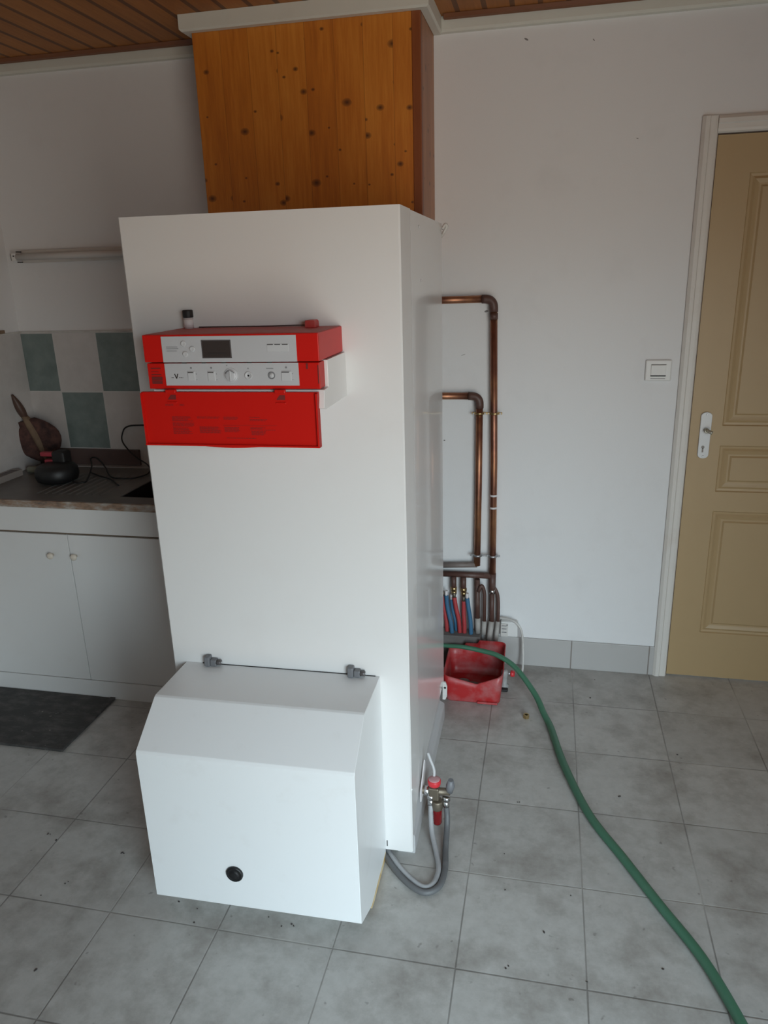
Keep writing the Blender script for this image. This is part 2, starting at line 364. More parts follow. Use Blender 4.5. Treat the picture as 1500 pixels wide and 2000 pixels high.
# ------------------------------------------------------------------ room
XL, XR, H = -1.68, 3.05, 2.458
bm = new(); box(bm, XL - .1, XR + .1, YF - .1, 0.1, -0.1, 0.0); struct('floor', bm, M['floor'])
bm = new(); box(bm, XL - .1, XR + .1, YF - .1, 0.1, H, H + 0.1); struct('ceiling', bm, M['ceil'])
DX0, DX1, DH = 1.106, 1.93, 2.045
bm = new()
box(bm, XL - .1, DX0, 0.0, 0.1, 0, H); box(bm, DX1, XR + .1, 0, 0.1, 0, H); box(bm, DX0, DX1, 0, 0.1, DH, H)
wb = struct('wall_back', bm, M['wall'])
bm = new(); box(bm, XL - .1, XL, YF - .1, 0, 0, H); wl = struct('wall_left', bm, M['wall'])
bm = new(); box(bm, XR, XR + .1, YF - .1, 0, 0, H); struct('wall_right', bm, M['wall'])
bm = new(); box(bm, XL, GX0, YF - .1, YF, 0, H); box(bm, GX1, XR, YF - .1, YF, 0, H); box(bm, GX0, GX1, YF - .1, YF, GH, H)
struct('wall_front', bm, M['panelling'])
# open doorway frame in the front wall
bm = new(); box(bm, GX0 - .06, GX0, YF, YF + .02, 0, GH + .06); box(bm, GX1, GX1 + .06, YF, YF + .02, 0, GH + .06); box(bm, GX0, GX1, YF, YF + .02, GH, GH + .06)
struct('trim_1', bm, M['casing'])
# cornice along walls
def cornice(name, p0, p1, axis):
    bm = new()
    if axis == 'x': prism(bm, [(0, 2.410), (-0.016, 2.412), (-0.022, 2.420), (-0.024, 2.4579), (0, 2.4579)], 'x', p0, p1)
    else:
        s, x = p1; prism(bm, [(x, 2.410), (x + s * 0.016, 2.412), (x + s * 0.022, 2.420), (x + s * 0.024, 2.4579), (x, 2.4579)], 'y', p0[0], p0[1])
    return struct(name, bm, M['trim'])
bm = new()
def cprof(bm, a, b): prism(bm, [(-0.0002, 2.410), (-0.016, 2.412), (-0.022, 2.420), (-0.024, 2.4575), (-0.0002, 2.4575)], 'x', a, b)
cprof(bm, XL, -0.6205); cprof(bm, 0.1515, XR); struct('trim_2', bm, M['trim'])
bm = new(); prism(bm, [(XL + 0.0002, 2.410), (XL + 0.016, 2.412), (XL + 0.022, 2.420), (XL + 0.024, 2.4575), (XL + 0.0002, 2.4575)], 'y', YF, -0.026); struct('trim_3', bm, M['trim'])
# red-brown quarter-round batten where the ceiling boards end
bm = new()
for a, b in ((XL + .026, -0.665), (0.192, XR)): prism(bm, [(-0.025, 2.457), (-0.025, 2.447), (-0.034, 2.443), (-0.048, 2.446), (-0.056, 2.457)], 'x', a, b)
struct('trim_4', bm, M['ceiltrim'])
# tiled skirting
def skirt_mat():
    m = worn('skirting_tile', (0.47, 0.455, 0.44), 0.4, 0.4, (0.33, 0.30, 0.28), 7); t = NT(m); base = t.b.inputs['Base Color'].links[0].from_socket
    x = t.sep(t.pos())[0]; u = t.math('DIVIDE', t.math('SUBTRACT', x, 0.7205), 0.3125); f = t.math('FRACT', u)
    ln = t.math('LESS_THAN', t.math('MINIMUM', f, t.math('SUBTRACT', 1.0, f)), 0.008); t.col(t.mix(ln, base, (0.24, 0.21, 0.19))); return m
M['skirt'] = skirt_mat()
bm = new(); box(bm, 0.41, 1.0585, -0.009, -0.0002, 0.0002, 0.129, bev=0.0015); struct('baseboard_back', bm, M['skirt'])
bm = new(); box(bm, 2.0, XR, -0.009, -0.0002, 0.0002, 0.129); struct('baseboard_right', bm, M['skirt'])
# tiled splashback behind the sink: back wall and return on the left wall
bm = new(); box(bm, XL + .008, -0.64, -0.008, -0.0003, 0.845, 1.4265); box(bm, XL + 0.0003, XL + 0.008, -0.62, -0.0003, 0.845, 1.4265)
obj('tile_splashback', bm, M['tilewall'], wb)
bm = new(); box(bm, XL + .009, -0.64, -0.009, -0.0003, 1.4270, 1.433); box(bm, XL + .0003, XL + .009, -0.62, -0.0003, 1.427, 1.433); obj('tile_border', bm, M['offwhite'], wb)
# a few scuffs and filled screw holes in the paint of the back wall
bm = new()
for x, z, w, h, r in ((0.467, 2.372, .016, .006, -.5), (0.689, 2.352, .010, .003, -.8), (0.8494, 2.045, .008, .003, -.3), (0.2575, 1.321, .018, .002, .35), (0.1824, .9824, .007, .005, 0), (0.344, 1.4827, .016, .008, .2)):
    n = 8; c, s = math.cos(r), math.sin(r)
    A = [bm.verts.new((x + math.cos(2 * math.pi * k / n) * w / 2 * c - math.sin(2 * math.pi * k / n) * h / 2 * s, -0.0006, z + math.cos(2 * math.pi * k / n) * w / 2 * s + math.sin(2 * math.pi * k / n) * h / 2 * c)) for k in range(n)]
    bm.faces.new(A[::-1])
obj('wall_scuff', bm, mat('grey_scuff', (0.25, 0.235, 0.23), 0.9), wb)

# ------------------------------------------------------------------ interior door
dr = bpy.data.objects.new('door_1', None); COL.objects.link(dr); dr.location = (DX0, 0, 0); dr['kind'] = 'structure'
LW = DX1 - DX0
def panelled(bm, x0, x1, z0, z1, yf, panels, mw=0.036):
    """door leaf front with moulded panels: grid of quads with stepped rings"""
    xs = sorted({x0, x1, *[p[0] for p in panels], *[p[1] for p in panels]}); zs = sorted({z0, z1, *[p[2] for p in panels], *[p[3] for p in panels]})
    def ins(x, z): return any(p[0] < x < p[1] and p[2] < z < p[3] for p in panels)
    vv = {}
    def V(x, y, z):
        k = (round(x, 5), round(y, 5), round(z, 5))
        if k not in vv: vv[k] = bm.verts.new(k)
        return vv[k]
    for i in range(len(xs) - 1):
        for j in range(len(zs) - 1):
            if ins((xs[i] + xs[i + 1]) / 2, (zs[j] + zs[j + 1]) / 2): continue
            bm.faces.new((V(xs[i], yf, zs[j]), V(xs[i + 1], yf, zs[j]), V(xs[i + 1], yf, zs[j + 1]), V(xs[i], yf, zs[j + 1])))
    for (a, b, c, d) in panels:
        rings = [(0, 0), (0.004, 0.005), (0.012, 0.006), (0.020, 0.0015), (0.028, 0.004), (0.034, 0.0055), (mw + .004, 0.0055), (mw + 0.010, 0.001)]
        for (i0, y0), (i1, y1) in zip(rings, rings[1:]):
            P = lambda i, y: [V(a + i, yf + y, c + i), V(b - i, yf + y, c + i), V(b - i, yf + y, d - i), V(a + i, yf + y, d - i)]
            A, B = P(i0, y0), P(i1, y1)
            for k in range(4): bm.faces.new((A[k], A[(k + 1) % 4], B[(k + 1) % 4], B[k]))
        i, y = rings[-1]
        bm.faces.new((V(a + i, yf + y, c + i), V(b - i, yf + y, c + i), V(b - i, yf + y, d - i), V(a + i, yf + y, d - i)))
    A = [V(x0, yf, z0), V(x1, yf, z0), V(x1, yf, z1), V(x0, yf, z1)]; B = [bm.verts.new((v.co.x, yf + 0.04, v.co.z)) for v in A]
    for k in range(4): bm.faces.new((A[(k + 1) % 4], A[k], B[k], B[(k + 1) % 4]))
    bm.faces.new(B[::-1])
bm = new(); panelled(bm, 0.003, LW - .003, 0.006, 2.040, 0.002, [(0.115, LW - .115, 0.205, 0.722), (0.115, LW - .115, 0.800, 0.980), (0.115, LW - .115, 1.055, 1.920)])
leaf = obj('door_leaf', bm, M['door'], dr)
bm = new()
for pr in ([(-0.053, -0.0003), (-0.053, -0.010), (-0.043, -0.017), (-0.030, -0.017), (-0.026, -0.012), (-0.012, -0.012), (-0.004, -0.010), (0.0, -0.003), (0, -0.0003)],):
    prism(bm, pr, 'z', 0.0003, DH + 0.053); prism(bm, [(LW - x, y) for x, y in pr][::-1], 'z', 0.0003, DH + 0.053)
    prism(bm, [(y, DH - x) for x, y in pr], 'x', -0.002, LW + .002)
obj('door_casing', bm, M['casing'], dr)
bm = new(); box(bm, -0.0005, 0.0025, 0.004, 0.09, 0, DH); box(bm, LW - .0025, LW + .0005, 0.004, 0.09, 0, DH); box(bm, 0, LW, 0.004, 0.09, DH - .003, DH); obj('door_jamb', bm, mat('dark_jamb_gap', (0.12, 0.085, 0.065), 0.7), dr)
# handle plate
hx = 1.1625 - DX0
bm = new()
pl = []
for k in range(9): a = math.pi * k / 8; pl.append((hx + 0.0195 * math.cos(a), 1.093 + 0.014 * math.sin(a)))
for k in range(9): a = math.pi + math.pi * k / 8; pl.append((hx + 0.0195 * math.cos(a), 0.945 + 0.014 * math.sin(a)))
prism(bm, pl, 'y', -0.006, 0.0018, bev=0.0015)
plate = obj('handle_plate', bm, worn('white_handle_plate', (0.66, 0.67, 0.67), 0.3, 0.3, (0.4, 0.4, 0.4), 40), dr, 'white metal handle plate')
bm = new(); lathe(bm, [(0.009, 0), (0.009, -0.020), (0.007, -0.022)], (hx + .002, -0.006, 1.040), 'y', 16)
tube(bm, bend([(hx + .002, -0.024, 1.042), (hx + .006, -0.040, 1.041), (hx + .018, -0.044, 1.036)], 0.008), 0.0065, 10)
obj('handle_lever', bm, mat('dull_handle_metal', (0.42, 0.40, 0.33), 0.4, 0.5), plate)
bm = new(); lathe(bm, [(0.0055, 0), (0.0055, -0.0012)], (hx - .003, -0.006, 0.975), 'y', 12); box(bm, hx - .0056, hx - .0004, -0.0072, -0.006, 0.955, 0.972); obj('keyhole', bm, M['lcd'], plate)
bm = new(); lathe(bm, [(0.0035, 0), (0.0025, -0.0015)], (hx, -0.006, 1.098), 'y', 10); obj('screw', bm, M['greymetal'], plate)
bm = new(); lathe(bm, [(0.0035, 0), (0.0025, -0.0015)], (hx, -0.006, 0.940), 'y', 10); obj('screw', bm, M['greymetal'], plate)

# light switch
sw = thing('light_switch', 'square white rocker light switch on the wall left of the beige door', 'light switch', (0.978, 0, 1.2605))
bm = new(); box(bm, -0.046, 0.046, -0.010, -0.0003, -0.039, 0.039, bev=0.005, seg=3); obj('cover_plate', bm, M['white'], sw)
bm = new(); prism(bm, [(-0.0098, -0.017), (-0.0125, -0.017), (-0.0155, 0.020), (-0.0098, 0.021)], 'x', -0.026, 0.026, bev=0.0008); obj('rocker', bm, M['white'], sw)
bm = new(); bm.free()
for g_ in ((-0.027, 0.027, -0.0108, -0.0099, -0.0215, -0.0172), (-0.027, 0.027, -0.0106, -0.0099, 0.0212, 0.0228), (-0.026, 0.026, -0.0106, -0.0099, -0.0300, -0.0288)): bx('shadow_gap', M['blacksoft'], sw, *g_)

# ------------------------------------------------------------------ pine flue casing
fc = thing('flue_casing', 'boxed pine chimney casing with pale top moulding above the white boiler', 'chimney casing', (-0.62, 0, 1.70))
CX = 0.771
def fb(n, m, *a, **k): return bx(n, m, fc, *a, **k)
ZT = H - 1.70 - 0.0006
bm = new(); box(bm, 0.0, CX - 0.030, -0.28, -0.262, 0, ZT); obj('front_boards', bm, M['pine'], fc)
bm = new(); box(bm, CX - 0.0298, CX, -0.282, -0.250, 0, ZT, bev=0.003); obj('corner_board', bm, M['pinetrim'], fc, 'darker red-brown corner board')
bm = new(); box(bm, CX - 0.018, CX - .0005, -0.2498, -0.0005, 0, ZT); obj('side_boards', bm, M['pineside'], fc)
bm = new(); box(bm, 0.0, 0.018, -0.2618, -0.0005, 0, ZT); obj('side_boards', bm, M['pineside'], fc)
bm = new()
c0, c1 = 2.4085 - 1.70, ZT
# mitred ring moulding
def ring(bm, outs, zs):
    rows = []
    for o, z in zip(outs, zs): rows.append([bm.verts.new(p) for p in ((-o, -0.001, z), (-o, -0.282 - o, z), (CX + o, -0.282 - o, z), (CX + o, -0.001, z))])
    for A, B in zip(rows, rows[1:]):
        for k in range(3): bm.faces.new((A[k], A[k + 1], B[k + 1], B[k]))
    for k in (0, 3): bm.faces.new([r[k] for r in rows])
    bmesh.ops.recalc_face_normals(bm, faces=bm.faces[:])
ring(bm, [0.0006, 0.024, 0.030, 0.030, 0.0006], [c0, c0, c0 + .006, c1, c1])
obj('top_moulding', bm, M['trim'], fc, 'pale painted moulding around the top')

# ------------------------------------------------------------------ boiler
B = thing('boiler', 'tall white floor boiler with red control panel and grey base rail', 'boiler', (0.2493, -1.20843, 0), 0.0129)
BW, BD, BH, ZF = 0.680, 0.747, 1.776, 0.030
# front cover: shallow U with side returns
bm = new()
prism(bm, [(-BW, 0.14), (-BW, 0.004), (-BW + .004, 0), (-.004, 0), (0, 0.004), (0, 0.14), (-.002, 0.14), (-.002, 0.012), (-BW + .002, 0.012), (-BW + .002, 0.14)], 'z', 0.16, BH)
prism(bm, [(-BW, 0.012), (-BW, 0.004), (-BW + .004, 0), (-.004, 0), (0, 0.004), (0, 0.012)], 'z', ZF, 0.16)
for s in (-BW, -.002): prism(bm, [(0.011, 0.085), (0.14, 0.16), (0.011, 0.16)], 'x', s, s + .002)
front = obj('front_cover', bm, M['enamel'], B)
bm = new(); lathe(bm, [(0.0024, 0), (0.0024, -0.0012)], (-0.0755, 0.0, 0.052), 'y', 8)
bm.free(); bm = new(); box(bm, -0.0765, -0.0740, -0.0008, 0.001, 0.042, 0.062); obj('slot', bm, M['blacksoft'], front)
bm = new(); box(bm, -0.006, -0.001, 0.143, BD, 0.158, BH - .001, bev=0.0008); sp = obj('side_panel', bm, M['enamel_side'], B)
bm = new(); box(bm, -BW + .001, -BW + .006, 0.143, BD, 0.158, BH - .001, bev=0.0008); obj('side_panel', bm, M['enamel_side'], B)
bm = new(); box(bm, -BW + .004, -.004, 0.013, BD - .001, BH - .012, BH - .001); obj('top_panel', bm, M['enamel'], B)
bm = new(); box(bm, -BW + .008, -.008, BD - .03, BD - .002, 0.14, BH - .014); obj('back_panel', bm, M['greymetal'], B)
for b_, z_ in ((0.2775, 1.743), (0.30, 1.611)):
    bm = new(); lathe(bm, [(0.004, 0), (0.003, 0.002)], (-0.001, b_, z_), 'x', 10); obj('screw', bm, M['rail'], sp)
# rear top corner cable loop
bm = new(); tube(bm, smooth_path([(-0.004, BD + .004, 1.735), (0.004, BD + .012, 1.748), (0.014, BD + .012, 1.764), (0.010, BD + .010, 1.772), (0.0, BD + .006, 1.758)], 5), 0.005, 8); obj('cable_loop', bm, M['offwhite'], B)
# base rails
for s in (0, 1):
    bm = new(); o = (lambda a: a) if not s else (lambda a: -BW - a)
    pr = [(o(-0.050), 0.0003), (o(0.0), 0.0003), (o(0.002), 0.004), (o(0.002), 0.058), (o(0.0), 0.064), (o(-0.016), 0.074), (o(-0.016), 0.154), (o(-0.050), 0.154)]
    prism(bm, pr, 'y', 0.030, BD - .002); rl = obj('base_rail', bm, M['rail'], B)
bm = new()
prism(bm, [(-0.004, 0.085), (0.006, 0.085), (0.012, 0.10), (0.013, 0.140), (0.007, 0.158), (-0.004, 0.160)], 'y', BD - .012, BD - .004); br = obj('foot_bracket', bm, M['offwhite'], B)
bm = new(); lathe(bm, [(0.0045, 0), (0.0045, -0.0008)], (0.005, BD - .012, 0.136), 'y', 12); obj('bolt_hole', bm, M['blacksoft'], br)
bm = new(); box(bm, -BW + .06, -.06, 0.05, BD - .05, 0.12, 0.20); obj('base_plate', bm, M['blacksoft'], B)

# burner hood
HX0, HX1 = -0.640, -0.080
prof = [(-0.0008, 0.020), (-0.0008, 0.600), (-0.183, 0.604), (-0.190, 0.602), (-0.306, 0.520), (-0.310, 0.512), (-0.310, 0.074), (-0.304, 0.068), (-0.196, 0.016)]
bm = new(); prism(bm, prof, 'x', HX0, HX1, bev=0.0012); hood = obj('burner_hood', bm, M['hood'], B)
bm = new(); prism(bm, [(-0.200, 0.0175), (-0.004, 0.0235), (-0.004, 0.004), (-0.170, 0.003), (-0.196, 0.008)], 'x', HX1 - .008, HX1 + .0006); obj('edge_strip', bm, M['yellow'], hood, 'yellowed lining showing along the lower edge')
bx('joint_gap', M['blacksoft'], hood, HX0 + .05, HX1 - .012, -0.0030, -0.0009, 0.5985, 0.6014)
bm = new(); lathe(bm, [(0.0, 0.0), (0.0225, 0.0), (0.0225, -0.004), (0.020, -0.007), (0.017, -0.0055), (0.013, -0.0045), (0.011, -0.007), (0.006, -0.008), (0.0, -0.008)], (-0.4085, -0.3105, 0.1800), 'y', 28); obj('hood_knob', bm, M['black'], hood, 'round black knob')
for hx_, ex in ((-0.5515, 0), (-0.1405, 0)):
    bm = new(); box(bm, hx_ - .024, hx_ - .008, -0.024, -0.0008, 0.601, 0.630, bev=0.003); box(bm, hx_ - .008, hx_ + .010, -0.020, -0.0008, 0.601, 0.621, bev=0.003)
    cl = obj('hood_clip', bm, M['grey'], B, 'grey hinge clip')
    bm = new(); lathe(bm, [(0.0075, 0), (0.0075, 0.013), (0.006, 0.014)], (hx_ + .009, -0.012, 0.612), 'x', 12); obj('pin', bm, M['lcd2'], cl)
    bm = new(); lathe(bm, [(0.003, 0), (0.003, 0.0008)], (hx_ + .023, -0.012, 0.612), 'x', 8); obj('pin_tip', bm, M['chrome'], cl)
    

# control panel (upper red box)
PF = -0.200
bm = new(); box(bm, -0.544, -0.143, PF, -0.0008, 1.4597, 1.5186, bev=0.0018); up = obj('control_panel', bm, M['red'], B)
bm = new(); box(bm, -0.541, -0.146, PF + .012, -0.002, 1.5187, 1.5192); obj('dusty_top', bm, M['redtop'], up, 'dusty dull red top surface')
bm = new(); box(bm, -0.4985, -0.1915, PF - .0014, PF + .001, 1.4597, 1.5150); obj('fascia', bm, M['fascia'], up, 'silver grey fascia plate')
bm = new(); box(bm, -0.4052, -0.3375, PF - .0022, PF, 1.4682, 1.5068); obj('display_frame', bm, M['lcd2'], up)
bm = new(); box(bm, -0.4028, -0.3399, PF - .0026, PF, 1.4702, 1.5048); dsp = obj('display', bm, M['lcd'], up, 'dark blank display')
bm = new(); box(bm, -0.388, -0.352, PF - .00275, PF - .002, 1.4780, 1.4795); obj('display_line', bm, M['blacksoft'], up)
for a_, z_ in ((-0.4463, 1.4996), (-0.4442, 1.4770), (-0.4268, 1.4880)):
    bm = new(); lathe(bm, [(0.0062, 0), (0.0062, -0.0022), (0.0052, -0.0032), (0.003, -0.0026), (0.0, -0.0022)], (a_, PF - .0012, z_), 'y', 18); obj('button', bm, M['fascia_lt'], up)
bm = new()
for z_, w_ in ((1.4922, .026), (1.4885, .028), (1.4838, .024)): box(bm, -0.4880, -0.4880 + w_, PF - .0019, PF - .001, z_, z_ + .0012)
obj('printed_text', bm, M['fascia_dk'], up)
bm = new(); box(bm, -0.256, -0.2085, PF - .0022, PF - .001, 1.4808, 1.4970, bev=0.0005); obj('indicator_block', bm, M['fascia_lt'], up)
for k in range(3):
    bm = new(); box(bm, -0.2555 + k * .0163, -0.2425 + k * .0163, PF - .0028, PF - .0018, 1.4952, 1.4966); obj('indicator_slot', bm, M['lcd'], up)
# middle switch panel
bm = new(); box(bm, -0.540, -0.1440, PF + .0005, -0.16, 1.4015, 1.4575, bev=0.0015); mid = obj('switch_panel', bm, M['red'], B)
bm = new()
prism(bm, [(-0.5405, PF - .0006), (-0.541, -0.165), (-0.530, -0.165), (-0.530, PF - .0006)], 'z', 1.4015, 1.4520)
bm.free()
bm = new(); box(bm, -0.4975, -0.1898, PF - .0010, PF + .001, 1.4090, 1.4572); obj('fascia', bm, M['fascia'], mid, 'silver grey fascia plate')
for k in range(5):
    x_ = -0.455 + k * .046 + (0.012 if k > 2 else 0)
    bm = new(); box(bm, x_, x_ + .011, PF - .0016, PF - .0005, 1.4572, 1.4590); obj('retaining_tab', bm, M['lcd'], mid)
def V_logo(bm, cx, cz, w, h, t, y0, y1):
    for s in (-1, 1):
        prism(bm, [(cx + s * w / 2 - t / 2, cz + h / 2), (cx + s * w / 2 + t / 2, cz + h / 2), (cx + t / 2 * .9, cz - h / 2), (cx - t / 2 * .9, cz - h / 2)], 'y', y0, y1)
bm = new(); V_logo(bm, -0.4715, 1.4295, 0.0078, 0.0105, 0.0022, PF - .0017, PF - .0008)
for a0_, a1_ in ((-.4835, -.4825), (-.4812, -.4785), (-.4648, -.4625), (-.4610, -.4588), (-.4572, -.4562)): box(bm, a0_, a1_, PF - .0017, PF - .0008, 1.4256, 1.4272)
obj('maker_mark', bm, M['lcd'], mid, 'small dark V mark')
for a_ in (-0.4351, -0.3881, -0.2172):
    bm = new(); w_ = 0.0085 if a_ < -.3 else 0.011
    box(bm, a_ - w_, a_ + w_, PF - .0030, PF - .0008, 1.4195, 1.4400, bev=0.0008); rk = obj('rocker_switch', bm, M['fascia_lt'], mid)
    bm = new(); box(bm, a_ - w_ * .9, a_ + w_ * .6, PF - .0036, PF - .0028, 1.4368, 1.4388); obj('rocker_mark', bm, M['lcd2'], rk)
    bm = new(); lathe(bm, [(0.0022, 0), (0.0022, -.0006)], (a_, PF - .001, 1.4475), 'y', 10); box(bm, a_ + w_ + .002, a_ + w_ + .0032, PF - .0016, PF - .0008, 1.433, 1.4355); box(bm, a_ + w_ + .002, a_ + w_ + .0036, PF - .0016, PF - .0008, 1.4212, 1.4225); obj('switch_symbol', bm, M['fascia_dk'], rk)
bm = new(); lathe(bm, [(0.0165, 0), (0.0165, -0.0012), (0.0158, -0.0016), (0.0150, -0.0012), (0.0130, -0.0012), (0.0122, -0.0050), (0.0110, -0.0060), (0.0, -0.0060)], (-0.343, PF - .0008, 1.4306), 'y', 32); dial = obj('temperature_dial', bm, M['fascia'], mid)
bm = new(); box(bm, -0.3445, -0.3415, PF - .0088, PF - .0060, 1.4200, 1.4420, bev=.0006); obj('dial_grip', bm, M['fascia'], dial)
bm = new()
for k in range(9):
    a = math.radians(40 + k * 14); x_, z_ = -0.343 + .0108 * math.cos(a), 1.4306 + .0108 * math.sin(a)
    box(bm, x_ - .0012, x_ + .0012, PF - .0075, PF - .0065, z_ - .0008, z_ + .0008)
obj('dial_scale', bm, M['fascia_dk'], dial)
bm = new(); lathe(bm, [(0.0085, 0), (0.0085, -0.0020), (0.0070, -0.0024), (0.0060, -0.0012), (0.0, -0.0012)], (-0.303, PF - .0008, 1.4306), 'y', 24); pg = obj('cover_plug', bm, M['fascia_lt'], mid)
bm = new(); lathe(bm, [(0.0020, 0), (0.0020, -0.0010)], (-0.303, PF - .0020, 1.4306), 'y', 12); obj('plug_hole', bm, M['black'], pg)
bm = new(); lathe(bm, [(0.0080, 0), (0.0080, -0.0018), (0.0062, -0.0018), (0.0062, -0.0006), (0.0, -0.0006)], (-0.2506, PF - .0008, 1.4308), 'y', 24); rb = obj('test_button', bm, M['fascia_dk'], mid)
bm = new(); lathe(bm, [(0.0058, 0), (0.0055, -0.0022), (0.0, -0.0026)], (-0.2506, PF - .0010, 1.4308), 'y', 20); box(bm, -0.2540, -0.2472, PF - .0040, PF - .0030, 1.4302, 1.4314); obj('button_cap', bm, M['fascia_lt'], rb)
bm = new(); box(bm, -.262, -.246, PF - .0016, PF - .0008, 1.4448, 1.4464); box(bm, -.352, -.350, PF - .0016, PF - .0008, 1.452, 1.4535); box(bm, -.304, -.302, PF - .0016, PF - .0008, 1.4445, 1.4470); obj('printed_text', bm, M['fascia_dk'], mid)
bm = new()
for z0_, z1_, a1_ in ((1.4455, 1.4480, -.508), (1.4385, 1.4398, -.514), (1.4318, 1.4336, -.508), (1.4200, 1.4285, -.506), (1.4125, 1.4192, -.507)): box(bm, -0.5315, a1_, PF - .0003, PF + .001, z0_, z1_)
obj('printed_label', bm, M['dkred'], mid, 'small dark red printed lines')
bx('slot', M['dkred'], mid, -0.1730, -0.1690, PF - .0004, PF + .001, 1.4440, 1.4560); bx('slot', M['dkred'], mid, -0.1480, -0.1455, PF - .0004, PF + .001, 1.413, 1.452)
# white housing behind the panels
bm = new(); prism(bm, [(-0.0008, 1.4585), (-0.0008, 1.3560), (-0.186, 1.3560), (-0.1995, 1.3600), (-0.1900, 1.3985), (-0.158, 1.4000), (-0.158, 1.4585)], 'x', -0.536, -0.1375, bev=0.001); obj('panel_housing', bm, M['enamel'], B, 'white housing behind the red panels')
# hanging flap
bm = new()
fx0, fx1, fz0, fz1 = -0.5605, -0.1492, 1.2750, 1.3950
FB = PF - 0.004
bot = [(fx0 + (fx1 - fx0) * k / 24, fz0 - (0.0045 * max(0.0, math.sin(math.pi * (k - 7) / 10)) if 7 <= k <= 17 else 0)) for k in range(25)]
prism(bm, bot + [(fx1, fz1), (fx0, fz1)], 'y', FB, FB + .010)
# raised rim at right, bottom and left sides
box(bm, fx1 - .004, fx1, FB - .008, FB + .004, fz0, fz1 - .002); box(bm, fx0, fx0 + .004, FB - .005, FB + .004, fz0, fz1 - .002); box(bm, fx0, fx1, FB - .007, FB + .004, fz0, fz0 + .0035)
flap = obj('panel_flap', bm, M['red2'], B, 'open red flap hanging down')
for a_ in (-0.487, -0.2330):
    bm = new(); box(bm, a_ - .012, a_ + .012, FB - .005, FB + .004, 1.3925, 1.4010, bev=.0015); hg = obj('flap_hinge', bm, M['red'], flap)
    bm = new(); prism(bm, [(a_ - .010, 1.3785), (a_ + .010, 1.3785), (a_ + .010, 1.3890), (a_ - .002, 1.3890)], 'y', FB - .0006, FB + .002); obj('hinge_pocket', bm, M['dkred'], hg)
    bm = new(); box(bm, a_ - .011, a_ + .012, FB - .0030, FB + .001, 1.3700, 1.3735, bev=.0008); obj('hinge_stop', bm, M['red'], hg)
random.seed(11)
bm = new()
def txt(x0, x1, z, n, h=0.0011, pitch=0.0024):
    for i in range(n):
        x = x0; e = x0 + (x1 - x0) * random.uniform(.72, 1.0)
        while x < e:
            w = random.uniform(.003, .009); box(bm, x, min(x + w, e), FB - .0003, FB + .001, z - i * pitch - h, z - i * pitch); x += w + .0012
txt(-0.492, -0.440, 1.3405, 5); txt(-0.492, -0.440, 1.3265, 4); txt(-0.492, -0.445, 1.3150, 6, pitch=.0026); txt(-0.432, -0.375, 1.3405, 2); txt(-0.428, -0.372, 1.3180, 7, pitch=.0022); txt(-0.369, -0.330, 1.3405, 3); txt(-0.369, -0.330, 1.3175, 5)
txt(-0.308, -0.280, 1.3405, 1); txt(-0.308, -0.262, 1.3355, 2); txt(-0.308, -0.270, 1.3175, 2); txt(-0.308, -0.245, 1.3125, 1); txt(-0.306, -0.270, 1.3090, 4); txt(-0.366, -0.286, 1.2935, 1)
txt(-0.505, -0.478, 1.3680, 2); txt(-0.470, -0.458, 1.3680, 2); box(bm, -0.372, -0.246, FB - .0003, FB + .001, 1.3215, 1.3219)
obj('printed_instructions', bm, M['midred'], flap, 'faded printed instruction lines')

# things resting on the control panel
c_, s_ = math.cos(.0129), math.sin(.0129)
def BL(a, b, z): return (0.2493 + a * c_ - b * s_, -1.20843 + a * s_ + b * c_, z)
vl = thing('vial', 'small glass vial with black cap standing on the red control panel', 'vial', BL(-0.516, -0.020, 1.5193))
bm = new(); lathe(bm, [(0.0, 0), (0.0108, 0.0), (0.0115, 0.002), (0.0115, 0.024), (0.009, 0.026), (0, 0.026)], n=20); obj('glass_body', bm, mat('clear_vial', (0.50, 0.44, 0.44), 0.12), vl)
bm = new(); lathe(bm, [(0.0118, 0.004), (0.0118, 0.021)], n=20); obj('paper_label', bm, M['label'], vl)
bm = new(); lathe(bm, [(0.0, 0.0255), (0.0120, 0.0255), (0.0125, 0.028), (0.0125, 0.041), (0.0115, 0.043), (0, 0.043)], n=20); obj('cap', bm, M['blacksoft'], vl, 'black cap')
rc = thing('red_clip_block', 'small red plastic block with a thin wire lying on top of the control panel', 'clip', BL(-0.2030, -0.040, 1.5193))
bm = new(); prism(bm, [(-0.0125, 0), (0.0125, 0), (0.0120, 0.013), (0.009, 0.0165), (-0.0115, 0.0160)], 'y', -0.016, 0.016, bev=.001); obj('block', bm, M['redtop'], rc)
bm = new(); q = BL(-0.494, -0.012, 1.5193); o_ = rc.location
tube(bm, [(-0.012, 0.004, 0.005), (-0.10, 0.012, 0.0030), (q[0] - o_.x, q[1] - o_.y, 0.0022)], 0.0013, 6); obj('wire', bm, M['wirered'], rc, 'thin dark wire')

